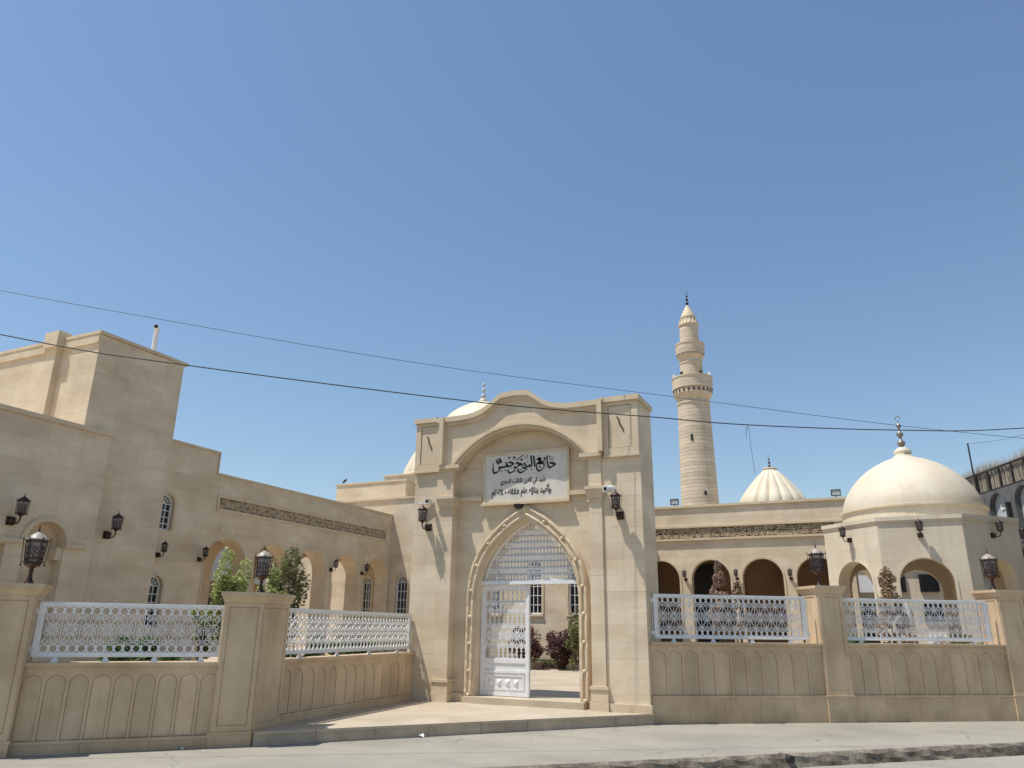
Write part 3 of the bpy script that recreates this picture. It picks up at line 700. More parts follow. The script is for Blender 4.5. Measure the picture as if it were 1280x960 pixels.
# scroll pieces
def scroll_mesh(w_, h_, wd=.009, dp=.010, flip=1, name='scroll'):
    mb = MB(); r = min(w_ * .40, h_ * .205); 
    # S shape: top spiral, diagonal, bottom spiral
    cz1, cz0 = h_ - r * 1.08, r * 1.08; x1, x0 = w_ / 2, w_ / 2
    s1 = spiral(x1, cz1, r, -PI * .12, 1.5, 17, 1); s0 = spiral(x0, cz0, r, PI * .88, 1.5, 17, 1)
    pts = s0[::-1] + s1
    if flip < 0: pts = [(w_ - x, z) for x, z in pts]
    ribbon(mb, pts, wd, dp); return mb.mesh(name)
def ringm(w_, h_, up=1, wd=.015):
    mb = MB(); r = w_ * .5 - wd * .35; cz = h_ - r - .002
    pts = [(w_ / 2 + r * math.cos(a), (cz + r * math.sin(a))) for a in [(-.28 + 1.56 * i / 14) * PI for i in range(15)]]
    if up < 0: pts = [(x, h_ - z) for x, z in pts]
    ribbon(mb, pts, wd, .012); return mb.mesh('arch_ring')

def railing(p0, p1, z0, z1, n, label, sides=True, flipy=1):
    a = Vector(p0); b_ = Vector(p1); L = (b_ - a).length; ang = math.atan2(b_.y - a.y, b_.x - a.x)
    root = empty('railing_panel', (a.x, a.y, z0), label, 'railing', ang, 'white scrollwork railings on the fence walls')
    H = z1 - z0; fw = .055; side = .075
    fr = MB()
    for x0, x1, za, zb in ((0, L, 0, fw), (0, L, H - fw, H), (0, side, fw, H - fw), (L - side, L, fw, H - fw)): fr.box(x0, x1, -.022, .022, za, zb)
    fr.box(.0, L, -.028, -.022, .012, .024); fr.box(0, L, -.028, -.022, H - .024, H - .012)
    fr.build('frame', WHITE, root, local=True)
    iw = L - 2 * side; w_ = iw / n; ih = H - 2 * fw; rh = w_ * .85; sh = (ih - 2 * rh) / 2
    S = {1: scroll_mesh(w_, sh, flip=1), -1: scroll_mesh(w_, sh, flip=-1)}
    ru, rd = ringm(w_, rh, 1), ringm(w_, rh, -1)
    bar = MB().box(-.0038, .0038, -.005, .005, fw, H - fw).mesh('bar')
    for k in range(n):
        x = side + k * w_; sg = 1 if k % 2 else -1
        copies(S[sg], WHITE, 'scroll', root, [(x, 0, fw + rh + sh)]); copies(S[-sg], WHITE, 'scroll', root, [(x, 0, fw + rh)])
        copies(ru, WHITE, 'arch_ring', root, [(x, 0, H - fw - rh)]); copies(rd, WHITE, 'arch_ring', root, [(x, 0, fw)])
        if k: copies(bar, WHITE, 'bar', root, [(x, 0, 0)])
    md = MB()
    for zz in (fw + rh, fw + rh + sh, fw + rh + 2 * sh): md.box(side, L - side, -.005, .005, zz - .0025, zz + .0025)
    md.build('cross_bar', WHITE, root, local=True)
    for x in (-.03, L + .03):
        for zz in (.1, H - .12):
            h = MB(); h.tube([(x - .05 * (1 if x < 0 else -1) * -1, 0, zz), (x, 0, zz)], .012, 6); h.box(x - .03, x + .03, -.014, .014, zz - .03, zz + .03); h.build('hinge_bracket', WHITE, root, local=True)
        MB().tube([(x, 0, -.06), (x, 0, H - .05)], .007, 6).build('lock_rod', WHITE, root, local=True)
    for i in range(4):
        x = L * (.12 + .76 * i / 3); f = MB(); f.hexa([(x - .05, -.03, -.07), (x + .05, -.03, -.07), (x + .05, .03, -.07), (x - .05, .03, -.07)], [(x - .02, -.015, 0), (x + .02, -.015, 0), (x + .02, .015, 0), (x - .02, .015, 0)]); f.build('foot', WHITE, root, local=True)
    return root

# gate leaves and tympanum grille
DY = 14.62
def leaf(x0, ang, label):
    root = empty('gate_leaf', (x0, DY, .31), label, 'door leaf', ang); Wd, H = 1.10, 2.14
    s = MB(); s.box(0, .10, -.03, .03, 0, H).box(Wd - .085, Wd, -.03, .03, 0, H).box(.10, Wd - .085, -.026, .026, 0, .08).box(.10, Wd - .085, -.026, .026, H - .10, H).box(.10, Wd - .085, -.026, .026, .62, .70)
    s.box(Wd - .035, Wd + .0, -.045, -.03, 0, H).box(.10, Wd - .085, -.026, .026, .43, .48); s.build('frame', WHITE, root, local=True)
    p = MB().box(.10, Wd - .085, -.008, .008, .08, .43).box(.10, Wd - .085, -.008, .008, .48, .62); p.build('lower_panel', WHITE, root, local=True)
    MB().plate(lambda u, z, d=0.: (u, -.008 - d, z), rect(.13, Wd - .115, .11, .40), [rect(.16, Wd - .145, .14, .37)], 0, .012).build('panel_moulding', WHITE, root, local=True)
    for k in range(4):
        MB().hexa([(.24 + k * .19 + dx * .05, -.008, .255 + dz * .05) for dx, dz in ((-1, -1), (1, -1), (1, 1), (-1, 1))], [(.24 + k * .19 + dx * .006, -.045, .255 + dz * .006) for dx, dz in ((-1, -1), (1, -1), (1, 1), (-1, 1))]).build('stud', WHITE, root, local=True)
    n = 9; w_ = (Wd - .185) / n; zb, zt = .70, H - .10; rows = 6; sh = (zt - zb) / rows
    S = {1: scroll_mesh(w_, sh, .014, flip=1), -1: scroll_mesh(w_, sh, .014, flip=-1)}; ru = ringm(w_, sh * .5); rd = ringm(w_, sh * .5, -1)
    bar = MB().box(-.007, .007, -.006, .006, zb, zt).mesh('bar')
    for k in range(n):
        x = .10 + k * w_
        for j in range(rows):
            if j in (0, rows - 1, 3):
                copies(ru, WHITE, 'arch_ring', root, [(x, 0, zb + j * sh + sh * .5)]); copies(rd, WHITE, 'arch_ring', root, [(x, 0, zb + j * sh)])
            else: copies(S[1 if (j + k) % 2 else -1], WHITE, 'scroll', root, [(x, 0, zb + j * sh)])
        if k: copies(bar, WHITE, 'bar', root, [(x, 0, 0)])
    for j in range(1, rows): MB().box(.10, Wd - .085, -.006, .006, zb + j * sh - .006, zb + j * sh + .006).build('cross_bar', WHITE, root, local=True)
    return root
leaf(-7.55, 0, 'closed white scrollwork gate leaf in the left half of the doorway')
leaf(-5.32, R(97), 'white gate leaf swung open behind the right jamb of the doorway')
ty = empty('arch_grille', (CX, DY, 2.46), 'white lattice grille filling the pointed arch above the gate leaves', 'grille')
MB().box(CX - 1.14, CX + 1.14, DY - .10, DY + .05, 2.46, 2.53).build('transom', WHITE, ty)
DF = frame((0, DY), 0)
gi = [(CX + x * .99, z) for x, z in half_in if z > 2.53]; gi = [(CX + 1.112, 2.53)] + gi + [(2 * CX - x, z) for x, z in gi[-2::-1]] + [(CX - 1.112, 2.53)]
go = [(CX + (x - CX) * .955, 2.53 + (z - 2.53) * .965) for x, z in gi]
MB().plate(DF, gi + go[::-1], [], -.03, .03).build('arch_frame', WHITE, ty)
mbs = MB(); cw_, chh = .074, .13
Sg = {1: scroll_mesh(cw_, chh, .016, flip=1), -1: scroll_mesh(cw_, chh, .016, flip=-1)}; Rg = ringm(cw_, chh * .5, wd=.023); Rd = ringm(cw_, chh * .5, -1, wd=.023)
def in_arch(x, z): return inside(x, z, [(2 * CX - a, b_) if False else (a, b_) for a, b_ in go])
cnt = 0
for j in range(10):
    for k in range(-15, 15):
        x, z = CX + k * cw_, 2.54 + j * chh
        if all(in_arch(x + cw_ / 2 + dx, z + dz) for dx in (-cw_ * .15, cw_ * .15) for dz in (.006, chh * .75)):
            if j % 2: copies(Sg[1 if k % 2 else -1], WHITE, 'scroll', ty, [(x - CX, 0, z - 2.46)])
            else: copies(Rg, WHITE, 'arch_ring', ty, [(x - CX, 0, z - 2.46 + chh * .5)]); copies(Rd, WHITE, 'arch_ring', ty, [(x - CX, 0, z - 2.46)])
for k in range(-15, 16):
    x = CX + k * cw_; zt = 2.53
    while in_arch(x, zt + .02): zt += .02
    if zt > 2.6: MB().box(x - .006, x + .006, DY - .006, DY + .006, 2.53, zt).build('bar', WHITE, ty)
for j in range(1, 10):
    z = 2.54 + j * chh; xr = CX
    while in_arch(xr + .02, z): xr += .02
    if xr > CX + .05: MB().box(2 * CX - xr, xr, DY - .006, DY + .006, z - .006, z + .006).build('cross_bar', WHITE, ty)

# cameras, floodlight on the gate
def cctv(loc, yaw, label, arm, turret=False):
    r = empty('security_camera', loc, label, 'security camera', yaw)
    a = MB()
    if arm: a.box(-.30, .02, -.07, -.01, -.02, .02)
    a.tube([(0, 0, 0), (0, -.10, 0), (0, -.14, .02)], .02, 7); a.lathe([(.045, -.03), (.045, .03)], 10, (0, -.02)); a.build('bracket', WPLAST, r, local=True)
    bd = MB(); bd.tube([(0, -.10, .03), (0, -.30, .0)], .045 if not turret else .07, 12); bd.box(-.05, .05, -.33, -.10, .04, .052); bd.build('housing', WPLAST, r, local=True)
    MB().tube([(0, -.30, .0), (0, -.312, -.002)], .032, 12).build('lens', GLASSD, r, local=True)
cctv((-8.60, 14.17, 4.18), R(8), 'white bullet camera on a bracket above the left gate lantern', True)
cctv((-4.44, 14.17, 4.19), R(-20), 'white turret camera above the right gate lantern', False, True)
fl = empty('floodlight', (-6.58, 14.30, 4.02), 'small black floodlight over the point of the doorway arch', 'floodlight')
MB().hexa([(-6.64, 14.22, 3.99), (-6.50, 14.22, 3.99), (-6.50, 14.32, 3.98), (-6.64, 14.32, 3.98)], [(-6.64, 14.18, 4.06), (-6.50, 14.18, 4.06), (-6.50, 14.34, 4.07), (-6.64, 14.34, 4.07)]).build('lamp_body', PIPEM, fl)
MB().tube([(-6.58, 14.3, 4.0), (-6.58, 14.36, 3.97), (-6.58, 14.42, 3.97)], .012, 6).build('mount', PIPEM, fl)

# ------------------------------------------------------------------ fence walls
def fence(p0, p1, n, zc, zl, label, lab_r, rz0, rz1, ncell, u_in=(.10, .10), th=.34, base=-.02):
    a = Vector(p0); b_ = Vector(p1); L = (b_ - a).length; ang = math.atan2(b_.y - a.y, b_.x - a.x); F = frame(a, ang)
    root = empty('fence_wall', (*(a + b_) / 2, 0), label, 'wall', 0, 'low stone fence walls with arched panels')
    root.location = ((a.x + b_.x) / 2, (a.y + b_.y) / 2, 0)
    MB().plate(F, rect(0, L, base, zc - .05), [], -th, -.035).build('core', STONEF, root)
    # plinth stones
    k = max(2, round(L / .75))
    for i in range(k):
        mb = MB(); mb.tint = random.uniform(-1, 1); mb.plate(F, rect(L * i / k + .002, L * (i + 1) / k - .002, base, zl - .03), [], -.035, .022); mb.build('plinth_stone', STONEF, root)
    MB().plate(F, rect(0, L, zl - .028, zl + .01), [], -.035, .03).build('ledge', STONEF, root)
    w_ = L / n; pw = w_ * .86; zt = zc - .15; zs = zt - pw / 2
    holes = [arch((i + .5) * w_, pw, zl + .014, zs, 10) for i in range(n)]
    MB().plate(F, rect(0, L, zl + .011, zc - .062), holes, -.034, 0).build('panel_surround', STONEF, root)
    for i in range(n):
        mb = MB(); mb.tint = random.uniform(-1, 1) * 1.3; mb.plate(F, arch((i + .5) * w_, pw - .009, zl + .018, zs, 10), [], -.034, -.011); mb.build('arched_panel', STONEF, root)
    k = max(2, round(L / 1.1))
    for i in range(k):
        u0, u1 = L * i / k + .001, L * (i + 1) / k - .001
        mb = MB(); mb.tint = random.uniform(-1, 1); mb.plate(F, rect(u0, u1, zc - .045, zc), [], -th - .03, .045); mb.plate(F, rect(u0, u1, zc - .062, zc - .046), [], -th, .02); mb.build('coping_stone', STONEW if False else STONEF, root)
    if ncell:
        d = (b_ - a) / L; nn = Vector((-d.y, d.x))
        q0 = a + d * u_in[0] + nn * .10; q1 = b_ - d * u_in[1] + nn * .10
        railing(q0, q1, rz0, rz1, ncell, lab_r)
    return root
def pillar(pts, zt, label, cap=.09, zpl=.16):
    """moulded pillar over a four-cornered plan, first edge is the street face"""
    c = Vector((sum(p[0] for p in pts) / 4, sum(p[1] for p in pts) / 4)); root = empty('fence_pillar', (c.x, c.y, 0), label, 'pillar', 0, 'stone pillars of the fence')
    grow = lambda g: [tuple(c + (Vector(p) - c) * (1 + g / (Vector(p) - c).length)) for p in pts]
    MB().poly(pts, -.02, zt - .10).build('shaft', STONEF, root)
    MB().poly(grow(.035), -.02, zpl).poly(grow(.05), zpl + .001, zpl + .03).build('plinth', STONEF, root)
    g0, g1 = grow(.03), grow(cap)
    mb = MB(); mb.hexa([(*p, zt - .15) for p in g0], [(*p, zt - .055) for p in g1]); mb.poly(grow(cap + .015), zt - .054, zt); mb.build('cap', STONEF, root)
    for i in range(4):                                   # sunk face framed by a raised border
        a = Vector(pts[i]); b_ = Vector(pts[(i + 1) % 4]); L = (b_ - a).length; F = frame(a, math.atan2(b_.y - a.y, b_.x - a.x)); zb = zpl + .03
        MB().plate(F, rect(.0, L, zb, zt - .152), [rect(.065, L - .065, zb + .08, zt - .21)], .0, .018).build('face_border', STONEF, root)
        MB().plate(F, rect(.074, L - .074, zb + .089, zt - .219), [], .0, .010).build('face_panel', STONEF, root)
    return root
dD = Vector((math.cos(R(47.5)), math.sin(R(47.5)))); nD = Vector((dD.y, -dD.x))
dC = Vector((math.cos(R(35)), math.sin(R(35)))); nC = Vector((dC.y, -dC.x))
f0 = Vector((-10.11, 6.71)); f1 = Vector((-8.48, 8.49))
fence(f0, f1, 9, 1.10, .15, 'low arched-panel wall left of the corner pillar', 'scrollwork railing on the leftmost stretch of fence wall', 1.165, 1.865, 20, (.04, .0))
def quad(c0, d, n, wd, dp): c0 = Vector(c0); return [tuple(c0), tuple(c0 + d * wd), tuple(c0 + d * wd - n * dp), tuple(c0 - n * dp)]
pillar(quad(f0 - dD * .55 + nD * .09 - dD * .02, dD, nD, .57, .55), 2.085, 'leftmost stone fence pillar cut by the left edge of the view')
pillar([(-8.50, 8.44), (-8.17, 8.86), (-8.36, 9.62), (-8.86, 9.25)], 2.055, 'corner stone pillar where the fence turns in towards the gate')
ia, ib = Vector((-8.42, 9.62)), Vector((-8.9, 14.24))
fence(ia, ib, 14, 1.10, .30, 'arched-panel wall running in from the corner pillar to the gate', 'scrollwork railing on the wall that runs in to the gate', 1.165, 1.865, 36, (.10, .10), base=.0)
c0 = Vector((-3.90, 14.31)); c1 = c0 + dC * 3.44; c2 = c1 + dC * .50; c3 = c2 + dC * 3.48
fence(c0, c1, 11, 1.39, .46, 'arched-panel wall between the gate and the first pillar on the right', 'scrollwork railing just right of the gate', 1.45, 2.25, 27, (.13, .22))
fence(c2, c3, 11, 1.40, .46, 'arched-panel wall between the two right pillars', 'scrollwork railing in front of the domed pavilion', 1.45, 2.24, 28, (.0, .20))
pillar(quad(c1 - dC * .01 + nC * .03, dC, nC, .52, .55), 2.46, 'stone fence pillar between the two right railings', zpl=.44)
pillar(quad(c3 - dC * .01 + nC * .03, dC, nC, .56, .55), 2.46, 'far right stone fence pillar', zpl=.44)
c4 = c3 + dC * .55
fence(c4, c4 + dC * 3.5, 11, 1.40, .46, 'arched-panel wall continuing past the far right pillar', 'scrollwork railing beyond the far right pillar', 1.45, 2.24, 28, (.2, .2))

# ------------------------------------------------------------------ windows
def window(root, F, c, w_, z0, zs, n=(3, 4), surround=True, d=-.12, k=1.):
    wi = MB(); wi.plate(F, arch(c, w_ - .06, z0 + .03, zs, 10, k), [], d - .02, d - .01); win = MB()
    fr = MB(); fr.plate(F, arch(c, w_, z0, zs, 10, k), [arch(c, w_ - .1, z0 + .05, zs, 10, k)], d - .03, d + .03)
    fo = fr.build('window', WHITE, root); wi.build('pane', GLASSD, fo)
    br = MB(); r = w_ / 2 - .04
    for i in range(1, n[0]):
        u = c - r + 2 * r * i / n[0]; br.plate(F, rect(u - .011, u + .011, z0 + .04, zs), [], d - .009, d + .015)
    for j in range(1, n[1] + 1):
        z = z0 + (zs - z0) * j / n[1]; br.plate(F, rect(c - r, c + r, z - .011, z + .011), [], d - .009, d + .014)
    for i in range(1, 5):
        a = PI * i / 5; p = (math.cos(a), math.sin(a) * k); q = (-p[1], p[0])
        br.plate(F, [(c + p[0] * .02 - q[0] * .009, zs + p[1] * .02 - q[1] * .009), (c + p[0] * .02 + q[0] * .009, zs + p[1] * .02 + q[1] * .009), (c + p[0] * r + q[0] * .009, zs + p[1] * r + q[1] * .009), (c + p[0] * r - q[0] * .009, zs + p[1] * r - q[1] * .009)], [], d - .009, d + .013)
    br.plate(F, ring(c, .28 * w_ * 2, zs, .016, 10, k=k), [], d - .009, d + .0135)
    br.build('glazing_bar', WHITE, fo)
    if surround:
        MB().plate(F, ring(c, w_ + .004, zs, .085, 14, z0=z0, k=k), [], 0, .03).build('window_surround', TRIM, root)
    return arch(c, w_, z0, zs, 14, k)

def carving(F, u0, u1, z0, z1, mat, parent, r=.075):
    """interlaced plant-scroll relief"""
    mb = MB(); rnd = random.Random(int(u0 * 10)); u = u0 + r; i = 0; h = z1 - z0
    while u < u1 - r:
        for row in range(2):
            cz = z0 + h * (row + .5) / 2 + rnd.uniform(-.012, .012); cu = u + (r * .8 if row % 2 else 0) + rnd.uniform(-.015, .015)
            rr = h / 4 * rnd.uniform(.9, 1.12); s = rnd.choice((-1, 1)); a0_ = rnd.uniform(0, 6.28)
            P = spiral(cu, cz, rr, a0_, rnd.uniform(1.0, 1.4), 9, s, .25)
            for i in range(len(P) - 1):
                a, b_ = P[i], P[i + 1]; t = math.atan2(b_[1] - a[1], b_[0] - a[0]); wd = .015 + .006 * math.sin(i)
                nx, nz = -math.sin(t) * wd, math.cos(t) * wd
                q = [(a[0] + nx, a[1] + nz), (a[0] - nx, a[1] - nz), (b_[0] - nx, b_[1] - nz), (b_[0] + nx, b_[1] + nz)]
                vs = [F(*p, .004) for p in q] + [F(*(((p[0] - (a[0] + b_[0]) / 2) * .6 + (a[0] + b_[0]) / 2), ((p[1] - (a[1] + b_[1]) / 2) * .6 + (a[1] + b_[1]) / 2)), .026) for p in q]
                mb.add(vs, [(4, 5, 6, 7), (0, 1, 5, 4), (1, 2, 6, 5), (2, 3, 7, 6), (3, 0, 4, 7)])
            for _ in range(3):   # leaves
                a = rnd.uniform(0, 6.28); lx, lz = cu + rr * 1.2 * math.cos(a), cz + rr * 1.1 * math.sin(a)
                if not z0 + .02 < lz < z1 - .02: continue
                t = rnd.uniform(0, 6.28); c_, s_ = math.cos(t), math.sin(t); L = .042
                q = [(lx - L * c_, lz - L * s_), (lx + .012 * s_, lz - .012 * c_), (lx + L * c_, lz + L * s_), (lx - .012 * s_, lz + .012 * c_)]
                mb.add([F(*p, .004) for p in q] + [F(lx, lz, .035)], [(0, 1, 4), (1, 2, 4), (2, 3, 4), (3, 0, 4)])
        u += r * 1.25
    o = mb.build('carved_scrolls', mat, parent, kind='stuff')

# ------------------------------------------------------------------ tall block, low block (left)
T_ = empty('stair_tower', (-17.0, 11.35, 0), 'tall plain stone block with a sunlit side and a flat coping', 'building')
XT = -14.95
FT = frame((XT, 0), PI / 2)           # u = Y, outwards +X
FTS = frame((0, 10.2), 0)             # u = X, outwards -Y
MB().box(-24, XT - .02, 10.22, 12.5, 0, 7.72).build('core_wall', STONE, T_)
clad(FT, rect(10.2, 12.5, .1, 7.72), [], -.02, 0, .9, .45, STONE, T_, z0=.1, u0=10.2)
clad(FTS, rect(-20.5, XT, 5.0, 7.72), [], -.02, 0, .9, .45, STONE, T_, z0=.1, u0=XT)
MB().plate(FTS, rect(-24, XT + .04, 7.73, 7.80), [], -2.4, .06).build('coping', TRIM, T_)
MB().plate(FTS, rect(-24, XT - .001, 7.52, 7.728), [], -.02, .045).build('coping_band', TRIM, T_)
MB().plate(FTS, rect(-16.52, -16.2, 5.0, 7.52), [], 0, .14).build('pilaster', STONE, T_)
MB().plate(FTS, rect(-16.60, -16.12, 7.55, 7.93), [], -.1, .22).plate(FTS, rect(-16.56, -16.16, 7.45, 7.549), [], 0, .18).build('pilaster_cap', TRIM, T_)
vp = empty('vent_pipe', (-15.9, 12.3, 7.8), 'white vent pipe with an elbow top behind the tall block', 'pipe')
MB().tube([(-15.9, 12.3, 7.6), (-15.9, 12.3, 8.62), (-15.88, 12.28, 8.74), (-15.8, 12.2, 8.78), (-15.72, 12.12, 8.76)], .06, 10).build('pipe_run', WPLAST, vp)
MB().tube([(-15.735, 12.135, 8.765), (-15.71, 12.11, 8.757)], .045, 10).build('pipe_mouth', PIPEM, vp)

L_ = empty('low_block', (-17, 9, 0), 'lower stone block with an arched niche at the left edge', 'building')
FL = frame((-14.7, 0), PI / 2)
nichew, nc, nzs = .82, 9.70, 3.09
nich = arch(nc, nichew, 1.2, nzs, 14)
body = rect(4.0, 10.72, 0, 5.46)
MB().plate(FL, body, [nich, rect(8.3, 8.94, 2.0, 3.0)], -.25, -.02).build('front_wall', STONE, L_)
MB().box(-24, -14.951, 4.0, 10.19, 0, 5.46).build('core_wall', STONE, L_)
clad(FL, rect(6.4, 10.72, .3, 5.46), [nich, rect(8.3, 8.94, 2.0, 3.0)], -.02, 0, .9, .45, STONE, L_, z0=.1, u0=10.7)
MB().plate(FL, rect(4.0, 10.76, 5.46, 5.55), [], -9.0, .05).build('coping', TRIM, L_)
MB().plate(FL, ring(nc, nichew, nzs, .10, 16), [], -.01, .045).build('niche_moulding', TRIM, L_)
MB().plate(FL, rect(nc + nichew / 2 + .0, nc + nichew / 2 + .42, nzs - .06, nzs + .02), [], 0, .06).plate(FL, rect(8.2, nc - nichew / 2, nzs - .06, nzs + .02), [], 0, .06).build('niche_ledge', TRIM, L_)
MB().plate(FL, rect(nc + nichew / 2 - .13, nc + nichew / 2, 2.78, nzs - .06), [], -.24, -.03).build('niche_bracket', TRIM, L_)

# ------------------------------------------------------------------ colonnade (left)
C_ = empty('colonnade_wing', (-18.3, 20, 0), 'stone wing with five round arches, two small windows and a carved frieze', 'building')
FC = frame((-18, 0), PI / 2)
AC = [17.64, 19.64, 21.64, 23.63, 25.59]; aw, azs = 1.64, 3.33
holes = [arch(c, aw, .32, azs, 18) for c in AC]
w1 = arch(15.17, .54, 4.12, 4.86, 12); w2 = arch(15.17, .54, 1.5, 2.60, 12)
ol = [(12.3, .3), (26.5, .3), (26.5, 6.0), (16.86, 6.0), (16.86, 6.64), (12.3, 6.64)]
fz = rect(17.10, 26.08, 5.0, 5.33)
MB().plate(FC, ol, holes + [w1, w2], -.60, -.03).build('core_wall', STONE, C_)
clad(FC, ol, holes + [w1, w2, fz], -.03, 0, 1.0, .5, STONE, C_, z0=.3, u0=12.3, limit=300)
window(C_, FC, 15.17, .54, 4.12, 4.86, (3, 4)); window(C_, FC, 15.17, .54, 1.5, 2.60, (3, 5))
MB().plate(FC, rect(16.86, 26.5, 6.0, 6.06), [], -.62, .035).plate(FC, rect(12.3, 16.9, 6.64, 6.71), [], -.62, .035).plate(FC, rect(16.86, 16.895, 6.06, 6.64), [], -.62, .03).build('coping', TRIM, C_)
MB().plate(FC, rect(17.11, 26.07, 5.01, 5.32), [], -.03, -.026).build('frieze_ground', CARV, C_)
MB().plate(FC, rect(17.0, 26.18, 4.90, 5.43), [rect(17.10, 26.08, 5.0, 5.33)], 0, .03).build('frieze_frame', TRIM, C_)
FCc = lambda u, z, d=0.: FC(u, z, d - .026)
carving(FCc, 17.12, 26.06, 5.01, 5.32, TRIM, C_, .085)
for c in AC:
    MB().plate(FC, ring(c, aw, azs, .055, 20, z0=.32), [], 0, .015).build('archivolt', TRIM, C_)

FC2 = frame((-19.75, 0), PI / 2)
MB().plate(FC2, rect(12.3, 26.49, .3, 4.62), [arch(c, aw, .32, azs, 18) for c in AC], -.3, 0).build('rear_wall', STONE, C_)
MB().box(-20.05, -18.61, 12.3, 26.49, 4.63, 4.85).build('passage_roof', STONE, C_)
# ------------------------------------------------------------------ rear building (end wall behind the gate)
B_4 = empty('rear_hall', (-16, 28, 0), 'cream hall closing the court behind the gate, with narrow arched windows', 'building')
FR = frame((0, 26.5), 0)
wn = [(-19.06, .48, 1.6, 3.30, 1.), (-17.36, .54, 1.6, 3.31, 1.), (-11.51, .58, 2.10, 3.75, 1.), (-9.88, .58, 2.10, 3.75, 1.), (-21.2, .5, 1.6, 3.3, 1.), (-13.2, .58, 2.1, 3.75, 1.)]
hs = [arch(c, w_, a, b_, 12, k) for c, w_, a, b_, k in wn]
ro = rect(-24.5, -8.5, .3, 6.70)
MB().plate(FR, ro, hs, -.4, -.03).build('core_wall', STONE, B_4)
MB().box(-24.5, -8.5, 26.905, 33.0, .3, 6.70).build('hall_body', STONE, B_4)
clad(FR, ro, hs, -.03, 0, 1.1, .5, STONE, B_4, z0=.3, u0=-24.5)
for c, w_, a, b_, k in wn: window(B_4, FR, c, w_, a, b_, (3, 5), True, -.12, k)
MB().plate(FR, rect(-24.5, -8.46, 6.70, 6.78), [], -6.5, .06).build('coping', TRIM, B_4)
MB().plate(FR, rect(-17.9, -8.5, .3, .98), [], 0, .06).build('wall_plinth', TRIM, B_4)
for c in (-11.51, -9.88, -13.2): MB().plate(FR, rect(c - .37, c + .37, 2.02, 2.10), [], 0, .07).build('window_sill', TRIM, B_4)
U1 = empty('upper_storey', (-19.8, 29.5, 6.8), 'set-back upper storey of the rear hall with the bird on its corner', 'building')
FU = frame((0, 28), 0)
MB().box(-22.2, -18.4, 28.03, 31.0, 6.79, 7.80).build('core_wall', STONE, U1)
clad(FU, rect(-22.2, -18.4, 6.79, 7.80), [], -.03, 0, 1.1, .5, STONE, U1, z0=6.79)
MB().box(-22.25, -18.35, 27.96, 31.0, 7.80, 7.87).build('coping', TRIM, U1)
MB().box(-18.9, -15.0, 28.6, 32.0, 6.79, 7.76).box(-18.95, -15.0, 28.55, 32.0, 7.76, 7.83).build('side_block', STONEW, U1)
MB().box(-22.5, -15.0, 32.2, 35.0, 6.79, 9.0).box(-22.55, -15, 32.1, 35, 9.0, 9.08).build('rear_block', STONEW, U1)
bd = empty('bird', (-20.7, 28.1, 7.87), 'small black bird perched on the corner of the rear roof', 'bird')
MB().tube([(-21.98, 28.1, 7.93), (-21.9, 28.1, 8.0), (-21.82, 28.1, 8.06), (-21.77, 28.1, 8.10), (-21.73, 28.1, 8.10)], [.012, .05, .055, .035, .008], 7).build('body', BLACK, bd)
MB().tube([(-21.86, 28.1, 7.99), (-21.86, 28.1, 7.86)], .008, 4).build('leg', BLACK, bd)

def finial(root, c, z, s, mat=BRONZE, tip='crescent', n=10, name='finial'):
    mb = MB(); pr = [(.10, 0), (.05, .05), (.14, .16), (.16, .24), (.10, .32), (.045, .38), (.045, .46), (.12, .55), (.13, .62), (.07, .70), (.035, .76), (.035, .84), (.09, .91), (.095, .97), (.05, 1.04), (.02, 1.08), (.02, 1.16)]
    mb.lathe([(r * s, z + h * s) for r, h in pr], n, c); 
    P = [(c[0] + .09 * s * math.cos(a), c[1], z + 1.27 * s + .10 * s * math.sin(a)) for a in [(-.5 + .28 + 1.5 * i / 14) * PI + .2 for i in range(15)]]
    if tip == 'crescent': mb.tube(P, [.006 * s + .016 * s * math.sin(PI * i / 14) for i in range(15)], 6)
    else: mb.tube([(c[0], c[1], z + 1.1 * s), (c[0], c[1], z + 1.3 * s)], .02 * s, 5)
    mb.build(name, mat, root)

# ------------------------------------------------------------------ arcade (right)
A5 = empty('arcade_wing', (-5, 31.5, 0), 'stone arcade right of the gate with round arches under a carved frieze', 'building')
FA = frame((0, 30), 0)
aa = [-7.62, -5.69, -3.79, -1.87]; aw, azs = 1.46, 3.46
hs = [arch(c, aw, .32, azs, 18) for c in aa]
ol = rect(-9.5, -.62, .3, 6.22)
MB().plate(FA, ol, hs, -.35, -.03).build('core_wall', STONE, A5)
clad(FA, ol, hs + [rect(-9.4, -1.12, 5.03, 5.42)], -.03, 0, 1.1, .5, STONE, A5, z0=.3, u0=-9.5)
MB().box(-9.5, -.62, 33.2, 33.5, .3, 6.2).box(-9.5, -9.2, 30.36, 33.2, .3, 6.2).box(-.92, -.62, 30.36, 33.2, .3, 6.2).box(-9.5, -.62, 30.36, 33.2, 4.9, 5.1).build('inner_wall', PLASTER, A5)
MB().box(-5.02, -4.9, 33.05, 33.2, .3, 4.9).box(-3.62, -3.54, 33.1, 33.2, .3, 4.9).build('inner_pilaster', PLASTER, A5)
MB().box(-7.35, -6.0, 33.12, 33.19, .3, 4.25).build('dark_doorway', PIPEM, A5)  # flat black panel; its colour stands in for the darkness of an open doorway
MB().plate(FA, rect(-9.5, -.56, 6.22, 6.31), [], -3.5, .07).build('coping', TRIM, A5)
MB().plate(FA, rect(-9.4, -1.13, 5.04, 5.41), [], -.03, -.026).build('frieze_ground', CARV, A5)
FAc = lambda u, z, d=0.: FA(u, z, d - .02)
carving(FAc, -9.35, -1.15, 5.04, 5.41, TRIM, A5, .085)
